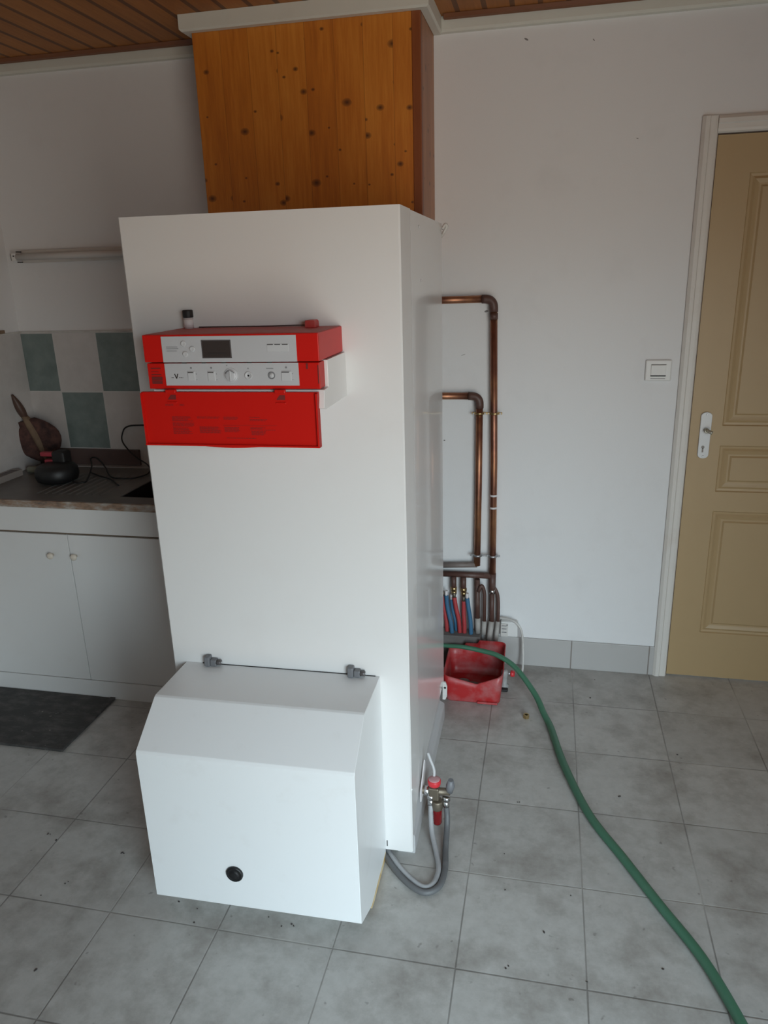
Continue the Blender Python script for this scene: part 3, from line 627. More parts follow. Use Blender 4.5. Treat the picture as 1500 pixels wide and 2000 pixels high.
# fuel filter beside the boiler front corner and its hoses
ff = thing('fuel_filter', 'small fuel filter with red knob and dark red bowl beside the boiler rail', 'fuel filter', (0.292, -1.06, 0.0))
FX = 0.292
bm = new(); tube(bm, [(-0.0405, 0.0, .133), (-0.030, 0.0, .133)], .012, 12); tube(bm, [(-0.032, 0, .132), (0.046, 0, .136)], 0.0115, 14); box(bm, -0.018, 0.014, -.014, .014, 0.106, 0.150, bev=.004); body = obj('filter_head', bm, M['dkbrass'], ff)
bm = new(); tube(bm, [(-0.030, 0, .132), (-0.016, 0, .1325)], 0.0165, 6); obj('union_nut', bm, M['chrome'], ff)
bm = new(); lathe(bm, [(0.0, 0.152), (0.014, 0.153), (0.0185, 0.157), (0.0200, 0.162), (0.0200, 0.172), (0.0185, 0.175), (0, 0.175)], (-.001, 0, 0), n=26); kb = obj('shut_off_knob', bm, M['capred'], ff, 'round red knob')
bm = new(); lathe(bm, [(0.0175, 0.1752), (0.0165, 0.1765), (0.006, 0.1768), (0.0, 0.1772)], (-.001, 0, 0), n=26); obj('knob_top', bm, M['cappink'], kb)
bm = new(); lathe(bm, [(0, 0.022), (0.012, 0.022), (0.0150, 0.028), (0.0155, 0.072), (0.0160, 0.082), (0.0165, 0.090), (0.0165, 0.104), (0, 0.104)], (0.008, -.006, 0), n=22); bw = obj('filter_bowl', bm, M['bowlred'], ff, 'dark red filter bowl')
bm = new(); lathe(bm, [(0.0165, 0.076), (0.0178, 0.079), (0.0178, 0.100), (0.0165, 0.106)], (0.008, -.006, 0), n=12); obj('bowl_ring', bm, M['dkbrass'], bw)
bm = new(); tube(bm, [(0.044, 0, .136), (0.048, -.002, .160), (0.050, -.004, .182)], [.0105, .0135, .008], 12); obj('side_plug', bm, M['grey'], ff, 'dark side plug')
for x_ in (-0.011, 0.036):
    bm = new(); tube(bm, [(x_, -.004, .122), (x_, -.006, .108)], .0120, 6); tube(bm, [(x_, -.006, .108), (x_, -.008, .088)], .0098, 12); obj('hose_nut', bm, M['chrome'], ff)
bm = new(); prism(bm, [(-.030, .112), (.034, .108), (.052, .150), (.058, .190), (.046, .206), (-.028, .150)], 'x', -0.0395, -0.0365); obj('bracket', bm, M['label'], ff, 'pale triangular bracket')
bm = new(); tube(bm, smooth_path([(-0.006, 0.005, .150), (-0.004, .020, .190), (-0.018, .032, .222), (-0.026, .040, .238)], 5), .0045, 8); obj('lever_arm', bm, M['rail'], ff)
h1 = new(); tube(h1, smooth_path([(0.281, -1.068, 0.092), (0.283, -1.085, 0.066), (0.292, -1.120, 0.030), (0.312, -1.175, 0.012), (0.329, -1.240, 0.0095), (0.322, -1.292, 0.0095), (0.300, -1.310, 0.0095), (0.268, -1.294, 0.0095), (0.220, -1.252, 0.0095), (0.178, -1.200, 0.0098), (0.150, -1.158, 0.013)], 7), 0.0080, 12, ribs=(0.006, 0.0006))
tag(obj('fuel_hose', h1, M['flex'], None), 'pale grey braided fuel hose looping from the filter on the floor', 'hose')
h2 = new(); tube(h2, smooth_path([(0.328, -1.068, 0.092), (0.332, -1.076, 0.060), (0.334, -1.100, 0.030), (0.338, -1.160, 0.0110), (0.3465, -1.240, 0.0100), (0.338, -1.300, 0.0100), (0.305, -1.328, 0.0100), (0.262, -1.312, 0.0100), (0.210, -1.266, 0.0100), (0.166, -1.212, 0.0105), (0.140, -1.170, 0.014)], 7), 0.0088, 12)
tag(obj('fuel_hose', h2, M['flexdk'], None), 'dark grey smooth fuel hose lying outside the braided one on the floor', 'hose')

# ------------------------------------------------------------------ heating pipework on the back wall
PY = -0.034
def pipe_thing(label, cat='pipe', loc=(0, 0, 0), name='heating_pipe', group=None): return thing(name, label, cat, loc, 0, group)
pa = pipe_thing('tallest copper heating pipe on the wall with elbow at the top', loc=(0.3855, PY, 0.345), group='copper heating pipes')
R1 = 0.0135
def loc(o, pts): return [tuple(Vector(p) - o.location) for p in pts]
bm = new(); tube(bm, loc(pa, [(0.386, PY, 0.345), (0.3845, PY, 0.9), (0.3745, PY, 1.492)]), R1, 16); obj('riser', bm, M['copper'], pa)
bm = new(); tube(bm, loc(pa, bend([(0.3745, PY, 1.482), (0.3740, PY, 1.528), (0.330, PY, 1.529)], 0.032, 8)), R1 + .0025, 16); obj('elbow', bm, M['copperdk'], pa, 'darkened elbow joint')
bm = new(); tube(bm, loc(pa, [(0.334, PY, 1.529), (0.05, PY, 1.527)]), R1, 16); obj('branch', bm, M['copper'], pa)
for z_ in (1.455,):
    bm = new(); tube(bm, loc(pa, [(0.3749, PY, z_), (0.3747, PY, z_ + .022)]), R1 + .002, 16); obj('coupling', bm, M['copperdk'], pa)
bm = new(); tube(bm, loc(pa, [(0.3855, PY, 0.345), (0.386, PY, 0.43)]), R1 + .001, 16); tube(bm, loc(pa, [(0.386, PY, .418), (0.16, PY, .4165)]), .0125, 16); obj('lower_header', bm, M['copperdk'], pa, 'dark tarnished header')
pb = pipe_thing('shorter copper heating pipe left of the tallest one, elbow at mid height', loc=(0.322, PY, 0.40), group='copper heating pipes')
bm = new(); tube(bm, loc(pb, [(0.3215, PY, 0.462), (0.3245, PY, 0.8), (0.3250, PY, 1.132)]), R1, 16); obj('riser', bm, M['copper'], pb)
bm = new(); tube(bm, loc(pb, bend([(0.3250, PY, 1.120), (0.3252, PY, 1.1665), (0.282, PY, 1.167)], 0.032, 8)), R1 + .0025, 16); obj('elbow', bm, M['copperdk'], pb, 'darkened elbow joint')
bm = new(); tube(bm, loc(pb, [(0.286, PY, 1.167), (0.05, PY, 1.166)]), R1, 16); obj('branch', bm, M['copper'], pb)
bm = new(); tube(bm, loc(pb, [(0.3215, PY, 0.465), (0.16, PY, .4535)]), .0115, 16); obj('upper_header', bm, worn('dull_grey_header', (0.20, 0.165, 0.15), 0.5, 0.6, (0.10, 0.075, 0.065), 20), pb, 'grey brown header')
for t_, x_ in ((pb, .3250), (pa, .3830)):
    for z_, xx in ((1.1005, x_), (0.508, x_ + (.0025 if t_ is pa else -.002))):
        o_ = t_.location; bm = new(); c = Vector((xx, PY, z_)) - o_
        lathe(bm, [(R1, -.004), (R1 + .0055, -.004), (R1 + .0055, .004), (R1, .004)], c, n=20); box(bm, c.x - .030, c.x - .016, c.y - .004, c.y + .004, c.z - .004, c.z + .004, bev=.001); box(bm, c.x + .016, c.x + .030, c.y - .004, c.y + .004, c.z - .004, c.z + .004, bev=.001)
        tube(bm, [(c.x, c.y + .012, c.z), (c.x, .0335 , c.z)], .0035, 8); cl = obj('pipe_clip', bm, M['brass'] if z_ > 1 else M['greymetal'], t_, 'brass pipe clip' if z_ > 1 else 'grey metal pipe clip')
        for s in (-1, 1): bm = new(); lathe(bm, [(.0035, 0), (.003, -.004)], (c.x + s * .023, c.y - .004, c.z), 'y', 8); obj('clip_screw', bm, M['greymetal'], cl)
for z_ in (0.768, 0.716):
    bm = new(); tube(bm, loc(pa, [(0.3849, PY, z_ - .004), (0.3848, PY, z_ + .004)]), R1 + .0012, 16); obj('tape_band', bm, M['label'], pa, 'pale tape band')
# manifold branches with valves, red and blue sleeves
def sleeve(label, m, pts, g, nm, ferr=True):
    t_ = thing(nm, label, 'pipe sleeve', pts[-1], 0, g)
    bm = new(); tube(bm, loc(t_, smooth_path(pts, 5)), 0.0095, 12, ribs=(0.004, 0.0008)); obj('sleeve', bm, m, t_)
    bm = new(); p0 = Vector(pts[0]); tube(bm, loc(t_, [p0 + Vector((0, 0, .022)), p0 - Vector((0, 0, .004))]), .0065, 10); obj('inner_tube', bm, M['dkbrass'] if ferr else M['label'], t_)
    return t_
ZB = 0.1565
GS = 'coloured sleeves rising from the floor ledge'
def fit(t_, x, y, z0, z1):
    bm = new(); p = [(x, y, z0 + (z1 - z0) * k / 6) for k in range(7)]
    tube(bm, loc(t_, [(x, y, z0), (x, y, z1)]), .0115, 12); obj('branch_pipe', bm, M['copperdk'], t_)
    bm = new(); tube(bm, loc(t_, [(x, y, z0 + .012), (x, y, z0 - .004)]), .0135, 6); tube(bm, loc(t_, [(x + .001, y, z0 - .006), (x + .001, y, z0 - .022)]), .0115, 6); obj('brass_nut', bm, M['brass'], t_)
t1 = sleeve('left red corrugated sleeve leaning under its brass nut', M['pexred'], [(0.2285, -0.050, 0.318), (0.2360, -0.051, 0.27), (0.2480, -0.052, 0.215), (0.2525, -0.052, ZB)], GS, 'red_pipe_sleeve'); fit(t1, 0.2255, -.044, 0.352, 0.412)
t2 = sleeve('right red corrugated sleeve standing straight beside the blue one', M['pexred'], [(0.2685, -0.050, 0.304), (0.2690, -0.051, 0.25), (0.2720, -0.052, 0.20), (0.2725, -0.052, ZB)], GS, 'red_pipe_sleeve'); fit(t2, 0.2665, -.044, 0.350, 0.412)
sleeve('rightmost blue corrugated sleeve next to the bare copper tubes', M['pexblue'], [(0.2835, -0.058, 0.322), (0.2890, -0.058, 0.28), (0.2975, -0.058, 0.22), (0.3010, -0.058, ZB)], GS, 'blue_pipe_sleeve', False)
sleeve('leftmost blue corrugated sleeve close to the boiler edge', M['pexblue'], [(0.1960, -0.060, 0.330), (0.2020, -0.060, 0.27), (0.2160, -0.060, 0.20), (0.2200, -0.060, ZB)], GS, 'blue_pipe_sleeve', False)
sleeve('dark blue corrugated sleeve behind, between leftmost blue and left red', M['pexblue'], [(0.2150, -0.032, 0.300), (0.2210, -0.032, 0.25), (0.2330, -0.034, 0.20), (0.2375, -0.034, ZB)], GS, 'blue_pipe_sleeve', False)
sleeve('red corrugated sleeve half hidden at the boiler edge', M['pexred'], [(0.180, -0.045, 0.32), (0.186, -0.045, 0.26), (0.1945, -0.046, 0.2), (0.197, -0.046, ZB)], GS, 'red_pipe_sleeve')
# thin copper tubes ending in white sleeves
GT = 'thin copper tubes with white sleeves'
def thin(label, pts, sl, r=0.0088):
    t_ = thing('copper_tube', label, 'pipe', sl[-1], 0, GT)
    bm = new(); tube(bm, loc(t_, pts), r, 12); obj('tube', bm, M['copperdk'], t_)
    bm = new(); tube(bm, loc(t_, sl), min(r + .0022, .0118), 12); obj('white_sleeve', bm, M['dirtywhite'], t_, 'dirty white sleeve'); return t_
thin('leftmost straight copper tube entering a white sleeve', [(0.3235, -.040, .403), (0.3265, -.041, .20)], [(0.3272, -.042, .226), (0.3290, -.043, ZB)], .0112)
thin('second thin copper tube, bent over to the left at its top', bend([(0.3300, -.055, .352), (0.3430, -.052, .388), (0.3555, -.050, .350), (0.3555, -.050, .20)], .02), [(0.3555, -.050, .218), (0.3530, -.052, ZB)], .0078)
t3 = thin('thin copper tube under the tallest pipe, entering a slanted white sleeve', [(0.3850, -.038, .350), (0.3860, -.040, .20)], [(0.3858, -.040, .214), (0.3800, -.046, .16), (0.3740, -.050, .104)], .0105)
bm = new(); tube(bm, loc(t3, [(0.386, -.038, .360), (0.386, -.038, .342)]), .0135, 6); obj('union_nut', bm, M['chrome'], t3)
thin('rightmost copper tube, arched away from the tallest pipe', bend([(0.3900, -.034, .372), (0.4085, -.034, .345), (0.4125, -.034, .29), (0.4120, -.036, .20)], .025), [(0.4120, -.036, .214), (0.4080, -.042, .16), (0.4030, -.046, .104)], .0075)
lg = new(); prism(lg, [(-0.40, 0.0003), (0.420, 0.0003), (0.418, 0.098), (0.345, 0.1025), (0.342, 0.1555), (-0.40, 0.1560)], 'y', -0.085, -0.010, bev=.003)
tag(obj('concrete_ledge', lg, M['concrete'], None), 'dark grey concrete ledge at the wall foot where the pipes emerge', 'ledge')
# surface socket box and white cable
sb = thing('socket_box', 'dirty white surface socket box low on the wall beside the pipes', 'socket box', (0.459, 0, 0.175))
bm = new(); box(bm, -0.036, 0.036, -0.034, -0.0003, -0.034, 0.036, bev=.006, seg=3); obj('box_body', bm, M['white'], sb)
bm = new(); box(bm, -0.035, -0.004, -0.0375, -0.033, -0.032, 0.030, bev=.002); cv = obj('cover', bm, M['offwhite'], sb)
for z_ in (0.018, 0.004, -0.012): bx('cover_slot', M['grey'], cv, -0.030, -0.010, -.0382, -.037, z_, z_ + .003)
bm = new(); lathe(bm, [(.003, 0), (.003, -.001)], (-0.008, -.0375, .024), 'y', 8); obj('screw', bm, M['grey'], cv)
bm = new(); tube(bm, smooth_path([(0.418, -0.020, 0.222), (0.448, -0.030, 0.2245), (0.478, -0.040, 0.220), (0.503, -0.048, 0.200), (0.515, -0.050, 0.165), (0.520, -0.050, 0.10), (0.522, -0.060, 0.04), (0.520, -0.075, 0.0055), (0.512, -0.105, 0.0052)], 7), 0.0050, 10)
tag(obj('white_cable', bm, M['offwhite'], None), 'white cable arching over the socket box and down the skirting', 'cable')
# fitting with red knob on the floor
ft = thing('floor_fitting', 'small grey pipe fitting with red knob standing beside the red tub', 'fitting', (0.4530, -0.205, 0.0))
bm = new(); lathe(bm, [(0, 0.0003), (0.016, 0.0003), (0.018, .004), (0.018, .012), (0.011, .016), (0.011, .050), (0.014, .054), (0.014, .074), (0.010, .080), (0, .080)], n=20); obj('fitting_body', bm, worn('grey_fitting', (0.33, 0.33, 0.32), 0.5, .5, (.18, .17, .16), 25), ft)
bm = new(); tube(bm, [(0.010, 0, .064), (0.026, 0, .066)], .006, 10); obj('stem', bm, M['greymetal'], ft)
bm = new(); lathe(bm, [(0, 0.024), (0.012, 0.024), (0.0135, 0.027), (0.0125, 0.040), (0, 0.042)], (0, 0, .066), 'x', 18); obj('knob', bm, M['capred'], ft, 'red knob')
bm = new(); box(bm, -0.014, 0.016, -.038, -.016, 0.0003, .010, bev=.003); obj('foot', bm, M['blacksoft'], ft)

# red cut-open tub
tb = thing('red_tub', 'dusty red plastic tub with a notched front edge beside the boiler', 'tub', (0.335, -0.235, 0.0))
def shell(bm, ring_fn, zs_in, th):
    pass
bm = new()
N = 48
def foot(u, inset=0.0, grow=0.0):
    """rounded rectangle outline of the tub, u in 0..1; front = -y"""
    hw, hd, r = 0.108 + grow - inset, 0.108 + grow - inset, 0.022
    P = []
    for cx_, cy_, a0 in ((hw - r, -hd + r, -90), (hw - r, hd - r, 0), (-hw + r, hd - r, 90), (-hw + r, -hd + r, 180)):
        for k in range(6): a = math.radians(a0 + 90 * k / 5); P.append((cx_ + r * math.cos(a), cy_ + r * math.sin(a)))
    P.append(P[0]); d = [0]
    for i in range(len(P) - 1): d.append(d[-1] + math.dist(P[i], P[i + 1]))
    s = u * d[-1]; i = 0
    while i < len(P) - 2 and d[i + 1] < s: i += 1
    t = (s - d[i]) / max(1e-9, d[i + 1] - d[i]); return (P[i][0] + (P[i + 1][0] - P[i][0]) * t, P[i][1] + (P[i + 1][1] - P[i][1]) * t)
def rim(x, y):
    if y < -0.09:                                     # front wall: notched V
        return 0.090 + abs(x - 0.018) * (0.22 if x < .018 else 0.40)
    f = (y + 0.09) / 0.195
    return (0.128 if x > 0 else 0.112) + 0.030 * f * (1.0 if x > -.05 else .5) - (0.020 if x > .09 and y < 0.03 else 0)
outer = []; inner = []
for k in range(N * 2):
    u = k / (N * 2); x0, y0 = foot(u); x1, y1 = foot(u, 0, .010); zt = rim(x1, y1)
    fr = [0.0003, .004, .03, .06]
    col = [(x0 * .97, y0 * .97, .0003), (x0, y0, .006)] + [(x0 + (x1 - x0) * f, y0 + (y1 - y0) * f, .006 + (zt - .006) * f) for f in (.33, .66, 1.0)]
    xi, yi = foot(u, .0035); xj, yj = foot(u, -.0065)
    ci = [(x0 + (xj - xi) * f * 0 + (xi - x0) + (xj - xi) * f, yi + (yj - yi) * f, .008 + (zt - .008) * f) for f in (1.0, .66, .33, 0.0)]
    outer.append([bm.verts.new(p) for p in col] + [bm.verts.new(p) for p in ci])
n2 = len(outer)
for k in range(n2):
    A, C = outer[k], outer[(k + 1) % n2]
    for i in range(len(A) - 1):
        f = bm.faces.new((A[i], C[i], C[i + 1], A[i + 1])); f.smooth = i not in (4,)
bm.faces.new([c[0] for c in outer][::-1]); bm.faces.new([c[-1] for c in outer])
bmesh.ops.recalc_face_normals(bm, faces=bm.faces[:])
obj('tub_shell', bm, M['tubred'], tb)
bm = new(); box(bm, 0.02, 0.10, -0.119, -0.106, 0.004, 0.013, bev=.003); obj('moulded_lip', bm, M['tubred'], tb)
bm = new(); random.seed(3)
for k in range(7):
    x_, y_ = random.uniform(-.08, .06), random.uniform(-.075, .02); r_ = random.uniform(.014, .026)
    bmesh.ops.create_icosphere(bm, subdivisions=2, radius=r_, matrix=Matrix.Translation((x_, y_, .010 + r_ * .45)) @ Matrix.Diagonal((1.3, 1, .5, 1)))
for k in range(0): pass
deb = obj('rubble', bm, M['concrete'], None); deb.location = tb.location; deb['kind'] = 'stuff'; tag(deb, 'grey dusty rubble lying in the bottom of the red tub', 'rubble')
# brass nut on the floor
bm = new()
hexo = [(0.012 * math.cos(math.pi * k / 3), 0.012 * math.sin(math.pi * k / 3)) for k in range(6)]
A = [bm.verts.new((x, y, 0.0003)) for x, y in hexo]; A2 = [bm.verts.new((x, y, 0.014)) for x, y in hexo]
I = [bm.verts.new((x * .58, y * .58, 0.0003)) for x, y in hexo]; I2 = [bm.verts.new((x * .58, y * .58, 0.014)) for x, y in hexo]
for k in range(6):
    j = (k + 1) % 6
    bm.faces.new((A[k], A[j], A2[j], A2[k])); bm.faces.new((I[j], I[k], I2[k], I2[j])); bm.faces.new((A2[k], A2[j], I2[j], I2[k])); bm.faces.new((A[j], A[k], I[k], I[j]))
nt = obj('brass_nut', bm, M['brass'], None); nt.location = (0.548, -0.413, 0); nt.rotation_euler = (0, 0, .4); tag(nt, 'single loose brass nut lying on the floor tiles near the hose', 'nut')
# crumbs of dirt scattered over the tiles
random.seed(5); bm = new()
for x_, y_ in [(0.538, -0.904), (0.695, -1.255), (1.073, -0.553), (0.725, -1.513), (0.903, -1.444), (-0.361, -1.469), (-0.296, -1.482), (-0.287, -1.531), (-0.173, -1.422), (-0.057, -1.504), (-0.026, -1.488), (-0.094, -1.477), (-0.613, -1.734), (-0.709, -1.47), (-0.843, -1.319), (-0.749, -1.529), (0.818, -0.083), (0.791, -0.227), (0.534, -1.514), (0.508, -1.135), (0.621, -1.394), (0.187, -1.176), (-0.884, -1.304), (-0.612, -1.331), (0.857, -0.817), (0.523, -1.272)]:
    for k in range(random.choice((1, 1, 2))):
        r_ = random.uniform(.0015, .0032)
        bmesh.ops.create_icosphere(bm, subdivisions=1, radius=r_, matrix=Matrix.Translation((x_ + random.uniform(-.006, .006), y_ + random.uniform(-.006, .006), .0012)) @ Matrix.Rotation(random.uniform(0, 3), 4, 'Z') @ Matrix.Diagonal((random.uniform(1, 2.2), 1, .35, 1)))
cr = obj('dirt_crumbs', bm, mat('dark_dirt', (0.07, 0.06, 0.055), 0.9), None); cr['kind'] = 'stuff'; tag(cr, 'dark crumbs of dirt scattered over the floor tiles', 'dirt')
# green hose
pts = [(-0.05, -0.165, 0.150), (0.10, -0.180, 0.163), (0.206, -0.190, 0.1625), (0.272, -0.197, 0.1665), (0.352, -0.205, 0.1600), (0.426, -0.226, 0.1540), (0.500, -0.262, 0.124), (0.577, -0.338, 0.0610), (0.612, -0.412, 0.027), (0.640, -0.485, 0.0125), (0.6815, -0.6868, 0.0125), (0.7558, -0.9328, 0.0125), (0.8472, -1.1111, 0.013), (0.9252, -1.2631, 0.013), (1.0022, -1.4074, 0.013), (1.0529, -1.5532, 0.013), (1.095, -1.72, 0.013), (1.16, -2.0, 0.013), (1.30, -2.5, 0.013), (1.55, -3.1, .013)]
sp_ = smooth_path(pts, 8); n_ = len(sp_)
bm = new(); tube(bm, sp_, [0.0085 + 0.0045 * min(1, max(0, (i / n_ - .12) / .4)) for i in range(n_)], 14)
tag(obj('garden_hose', bm, M['hose'], None), 'green garden hose snaking from behind the boiler across the floor', 'hose')

# ------------------------------------------------------------------ kitchen sink unit
cb = thing('sink_cabinet', 'white sink base cabinet with two doors left of the boiler', 'cabinet', (-1.665, -0.55, 0))
CWW = 0.925
bm = new(); box(bm, 0, .018, 0.016, .535, .0785, .8160); box(bm, CWW - .018, CWW, .016, .535, .0785, .816); box(bm, .018, CWW - .018, .016, .535, .0785, .096); box(bm, .018, CWW - .018, .52, .535, .096, .816); box(bm, .018, CWW - .018, .0165, .03, .69, .816); obj('carcass', bm, M['cab'], cb)
bm = new(); box(bm, 0, CWW, -0.002, .016, .7165, .8160, bev=.001); obj('fascia_board', bm, M['cab'], cb)
bm = new(); box(bm, 0.003, CWW - .003, .006, .0162, .7095, .7160); obj('edge_gap', bm, M['dark_gap'], cb)
for i, (a0, a1, kx) in enumerate(((0.001, 0.4600, 0.385), (0.4630, CWW - .001, 0.487))):
    bm = new(); box(bm, a0, a1, -.002, .0155, .0800, .7085, bev=.0012); d_ = obj('cabinet_door', bm, M['cab'], cb)
    bm = new(); lathe(bm, [(0.006, -.002), (0.006, -.010), (0.0110, -.013), (0.0132, -.018), (0.0120, -.023), (0.006, -.026), (0, -.0265)], (kx, 0, .6235), 'y', 22); obj('door_knob', bm, M['cream'], d_, 'round cream knob')
bm = new(); box(bm, 0, CWW, -.004, .014, .0003, .0780); obj('plinth', bm, M['cab'], cb)
wt = thing('worktop', 'dark grey sink worktop with mottled brown front edge', 'worktop', (-1.672, -0.555, 0.817))
# slab with a rectangular cut-out for the bowl
SX0, SX1, SY0, SY1 = 0.668, 0.935, 0.080, 0.330      # bowl opening, local
TW, TD = 0.95, 0.537
bm = new()
for a in ((0.0, SX0, .004, TD), (SX1, TW, .004, TD), (SX0, SX1, .004, SY0), (SX0, SX1, SY1, TD)): box(bm, a[0], a[1], a[2], a[3], 0.0, .0280)
obj('slab', bm, M['sinksteel'], wt)
bm = new(); box(bm, 0, TW, -.008, .004, -.0005, .0275, bev=.002); obj('front_edge', bm, M['edge'], wt, 'mottled brown front edge')
for k in range(9): bm = new(); prism(bm, [(0.30 + k * .034, .0280), (0.30 + k * .034 + .006, .0305), (0.30 + k * .034 + .012, .0280)], 'y', .09, .40); obj('drainer_rib', bm, M['sinksteel'], wt)
bm = new(); box(bm, 0.02, TW, TD - .036, TD, .0280, .0310, bev=.001); obj('back_strip', bm, M['steelstrip'], wt, 'pale strip along the rear')
bm = new(); w = .006
box(bm, SX0, SX1, SY0, SY1, -.16, -.154); box(bm, SX0, SX0 + w, SY0, SY1, -.154, .0275); box(bm, SX1 - w, SX1, SY0, SY1, -.154, .0275); box(bm, SX0 + w, SX1 - w, SY0, SY0 + w, -.154, .0275); box(bm, SX0 + w, SX1 - w, SY1 - w, SY1, -.154, .0275)
obj('sink_bowl', bm, M['sinkblack'], wt, 'black sink bowl')
us = new(); box(us, XL + .0085, -1.170, -0.022, -0.0088, 0.8485, 0.9195, bev=.002); o_ = obj('upstand', us, M['upstand'], None); tag(o_, 'dark brown upstand board at the foot of the wall tiles', 'upstand')
# rubber mat
bm = new(); box(bm, -1.66, -1.100, -0.915, -0.5565, 0.0003, 0.008, bev=.003)
mt = obj('rubber_mat', bm, M['rubber'], None); tag(mt, 'dusty black rubber mat on the floor before the sink cabinet', 'mat')
bm = new(); box(bm, -1.66, -1.100, -0.915, -0.893, 0.008, 0.0105, bev=.001); box(bm, -1.122, -1.100, -0.893, -0.5565, 0.008, 0.0105, bev=.001); obj('mat_border', bm, M['rubber'], mt)

# wall lamp tube
lp = thing('tube_lamp', 'unlit fluorescent tube lamp on the wall above the tiles', 'lamp', (-1.628, 0, 1.738))
bm = new(); box(bm, 0.030, 0.66, -0.020, -0.0003, -.024, .026, bev=.004); obj('lamp_body', bm, M['lampwhite'], lp)
bm = new(); tube(bm, [(0.022, -.033, .000), (0.655, -.033, .000)], .0130, 16); obj('glass_tube', bm, M['tube'], lp)
bm = new(); box(bm, 0.002, 0.022, -.046, -.0003, -.016, .016, bev=.004); ec = obj('end_cap', bm, M['white'], lp)
bm = new(); box(bm, -.012, 0.002, -.030, -.0003, -.014, .014, bev=.003); obj('wire_end', bm, M['dkbrass'], ec, 'brown wire end')
bm = new(); box(bm, 0.648, 0.668, -.046, -.0003, -.016, .016, bev=.004); obj('end_cap', bm, M['white'], lp)
for x_, z_ in ((0.030, .020), (0.012, .004), (0.030, -.021)): bx('spring_contact', M['black'], lp, x_, x_ + .007, -.0470, -.019, z_ - .002, z_ + .002)

# hand brush leaning in the corner
hb = thing('hand_brush', 'dark brown hand brush with pointed handle leaning in the tiled corner', 'brush', (-1.60, -0.085, 0.850))
tip = Vector((-1.655, -0.150, 1.182)); neck = Vector((-1.637, -0.115, 1.075)); base = Vector((-1.590, -0.075, 0.862))
bm = new(); hp = [tip.lerp(neck, k / 8) for k in range(9)]; tube(bm, loc(hb, hp), [.004, .0085, .012, .0150, .0172, .018, .0175, .0155, .012], 14); obj('handle', bm, M['brown'], hb)
ax = (base - neck).normalized(); side = Vector((0.96, 0.27, 0.0)); side = (side - ax * side.dot(ax)).normalized(); nrm = ax.cross(side)
def leafshape(bm, halfw, thick, l0, l1, sway=0.0, n=11):
    rows = []
    for i in range(n):
        t = i / (n - 1); c = neck + ax * (l0 + (l1 - l0) * t); w = halfw * (math.sin(math.pi * min(1, .10 + .86 * t) ** .85) ** .8 + .05)
        row = [bm.verts.new(c + side * (w * math.cos(2 * math.pi * k / 20) + sway * math.sin(math.pi * t)) + nrm * (thick * (.3 + .7 * math.sin(math.pi * min(1, .15 + .8 * t))) * math.sin(2 * math.pi * k / 20)) - hb.location) for k in range(20)]
        rows.append(row)
    for A, C in zip(rows, rows[1:]):
        for k in range(20): f = bm.faces.new((A[k], A[(k + 1) % 20], C[(k + 1) % 20], C[k])); f.smooth = True
    bm.faces.new(rows[0][::-1]); bm.faces.new(rows[-1]); bmesh.ops.recalc_face_normals(bm, faces=bm.faces[:])
bm = new(); leafshape(bm, 0.070, 0.020, 0.010, 0.225, 0.038); obj('bristle_tuft', bm, M['bristle'], hb)
bm = new(); leafshape(bm, 0.046, 0.020, 0.020, 0.215, -0.048); obj('bristle_tuft', bm, M['bristle'], hb)
bm = new(); leafshape(bm, 0.020, 0.028, -0.010, 0.215, 0.012); obj('bristle_core', bm, M['bristle_lt'], hb, 'paler tan middle')

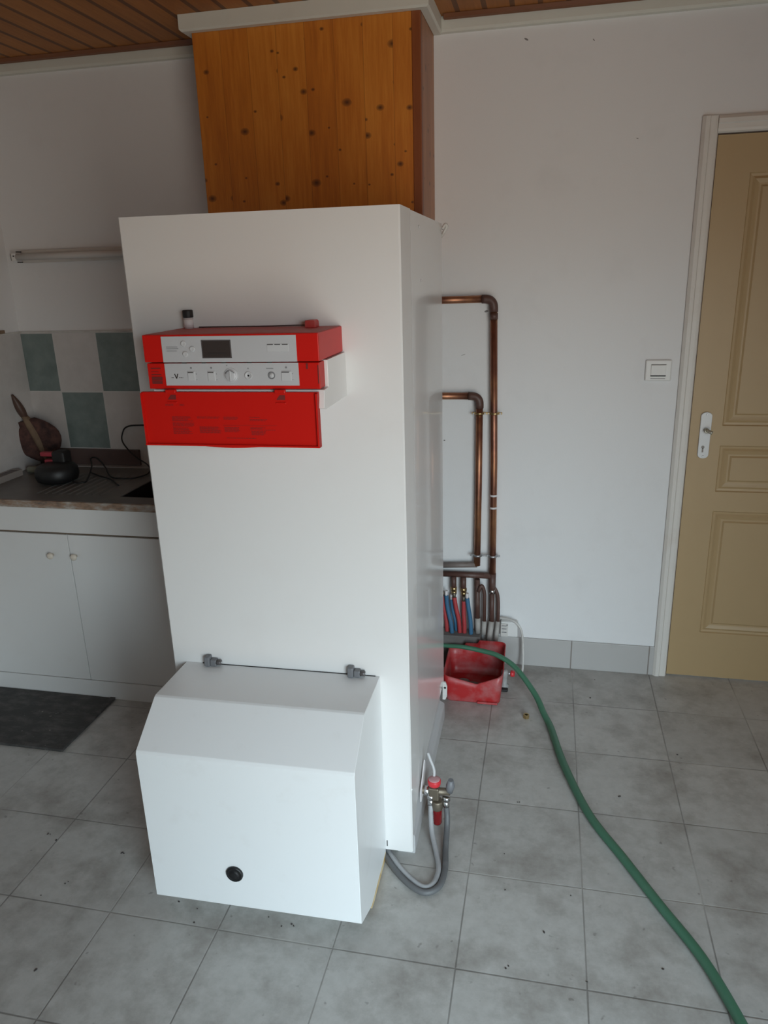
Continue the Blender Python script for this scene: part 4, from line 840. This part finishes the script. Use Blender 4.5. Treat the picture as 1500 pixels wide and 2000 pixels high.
# black appliance with cable
ap = thing('electric_appliance', 'squat black electric appliance with two red grips on the worktop', 'appliance', (-1.388, -0.300, 0.8478))
bm = new(); lathe(bm, [(0, 0.0003), (0.060, 0.0003), (0.080, .010), (0.086, .030), (0.084, .055), (0.072, .070), (0.045, .078), (0, .080)], n=32); obj('base', bm, M['black'], ap)
bm = new(); box(bm, -0.026, 0.034, 0.010, 0.070, .060, .122, bev=.012, seg=3); obj('upper_body', bm, M['blacksoft'], ap)
bm = new(); box(bm, -0.082, -0.022, 0.018, 0.042, .098, .117, bev=.005); obj('grip', bm, M['redgrip'], ap, 'red grip')
bm = new(); box(bm, -0.066, -0.022, 0.018, 0.042, .068, .086, bev=.005); obj('grip', bm, M['redgrip'], ap, 'red grip')
bm = new(); zc = .0055
wp = [(-1.312, -0.318, .860), (-1.290, -0.326, .8515), (-1.268, -0.318, .8515), (-1.262, -0.290, .852), (-1.315, -0.165, .880), (-1.365, -.090, .893), (-1.345, -.075, .892), (-1.275, -.130, .868), (-1.200, -.215, .8515), (-1.130, -0.245, .8515), (-1.075, -0.225, .8515), (-1.060, -.150, .8520), (-1.100, -.075, .864), (-1.185, -.040, .90), (-1.236, -.030, .955), (-1.238, -.018, .995), (-1.214, -.016, 1.022), (-1.150, -.015, 1.029), (-1.02, -.015, 1.028)]
tube(bm, loc(ap, smooth_path(wp, 7)), .0032, 8); obj('power_cable', bm, M['black'], ap, 'thin black cable')
bm = new(); tube(bm, loc(ap, smooth_path([(-1.318, -.170, .8515), (-1.25, -.215, .8514), (-1.17, -.262, .8514), (-1.085, -.345, .8514)], 6)), .0032, 8); obj('power_cable', bm, M['black'], ap)
# small bottle lying beside the brush
bt = thing('small_bottle', 'small cloudy bottle with green cap lying left of the black appliance', 'bottle', (-1.572, -0.185, 0.8622))
bm = new(); lathe(bm, [(0, -.040), (.012, -.040), (.0145, -.036), (.0145, .020), (.009, .030), (.008, .036), (0, .036)], axis='x', n=20); obj('bottle_body', bm, M['bottle'], bt)
bm = new(); lathe(bm, [(0, .034), (.0105, .034), (.0105, .050), (.009, .052), (0, .052)], axis='x', n=18); obj('cap', bm, M['green'], bt, 'green cap')
# pale tray along the left wall
tr = thing('tray', 'shallow pale tray with brown inside lying along the left wall', 'tray', (-1.6705, -0.50, 0.8452))
bm = new(); w, L_, hh, tt = 0.052, 0.285, 0.026, 0.005
box(bm, 0, w, 0, L_, 0, .005); box(bm, 0, tt, 0, L_, .005, hh); box(bm, w - tt, w, 0, L_, .005, hh); box(bm, tt, w - tt, 0, tt, .005, hh); box(bm, tt, w - tt, L_ - tt, L_, .005, hh); obj('tray_body', bm, M['tray'], tr)
bm = new(); box(bm, tt, w - tt, tt, L_ - tt, .0052, .0235); obj('inner_board', bm, M['upstand'], tr, 'dark brown board inside')
# small brown block fixed on the left wall at tile height
bm = new(); box(bm, XL + .0005, XL + .010, -0.175, -0.105, 1.4335, 1.447, bev=.001); obj('wooden_batten', bm, worn('brown_batten', (0.25, 0.17, 0.11), .6, .5, (.15, .1, .07), 20), wl)
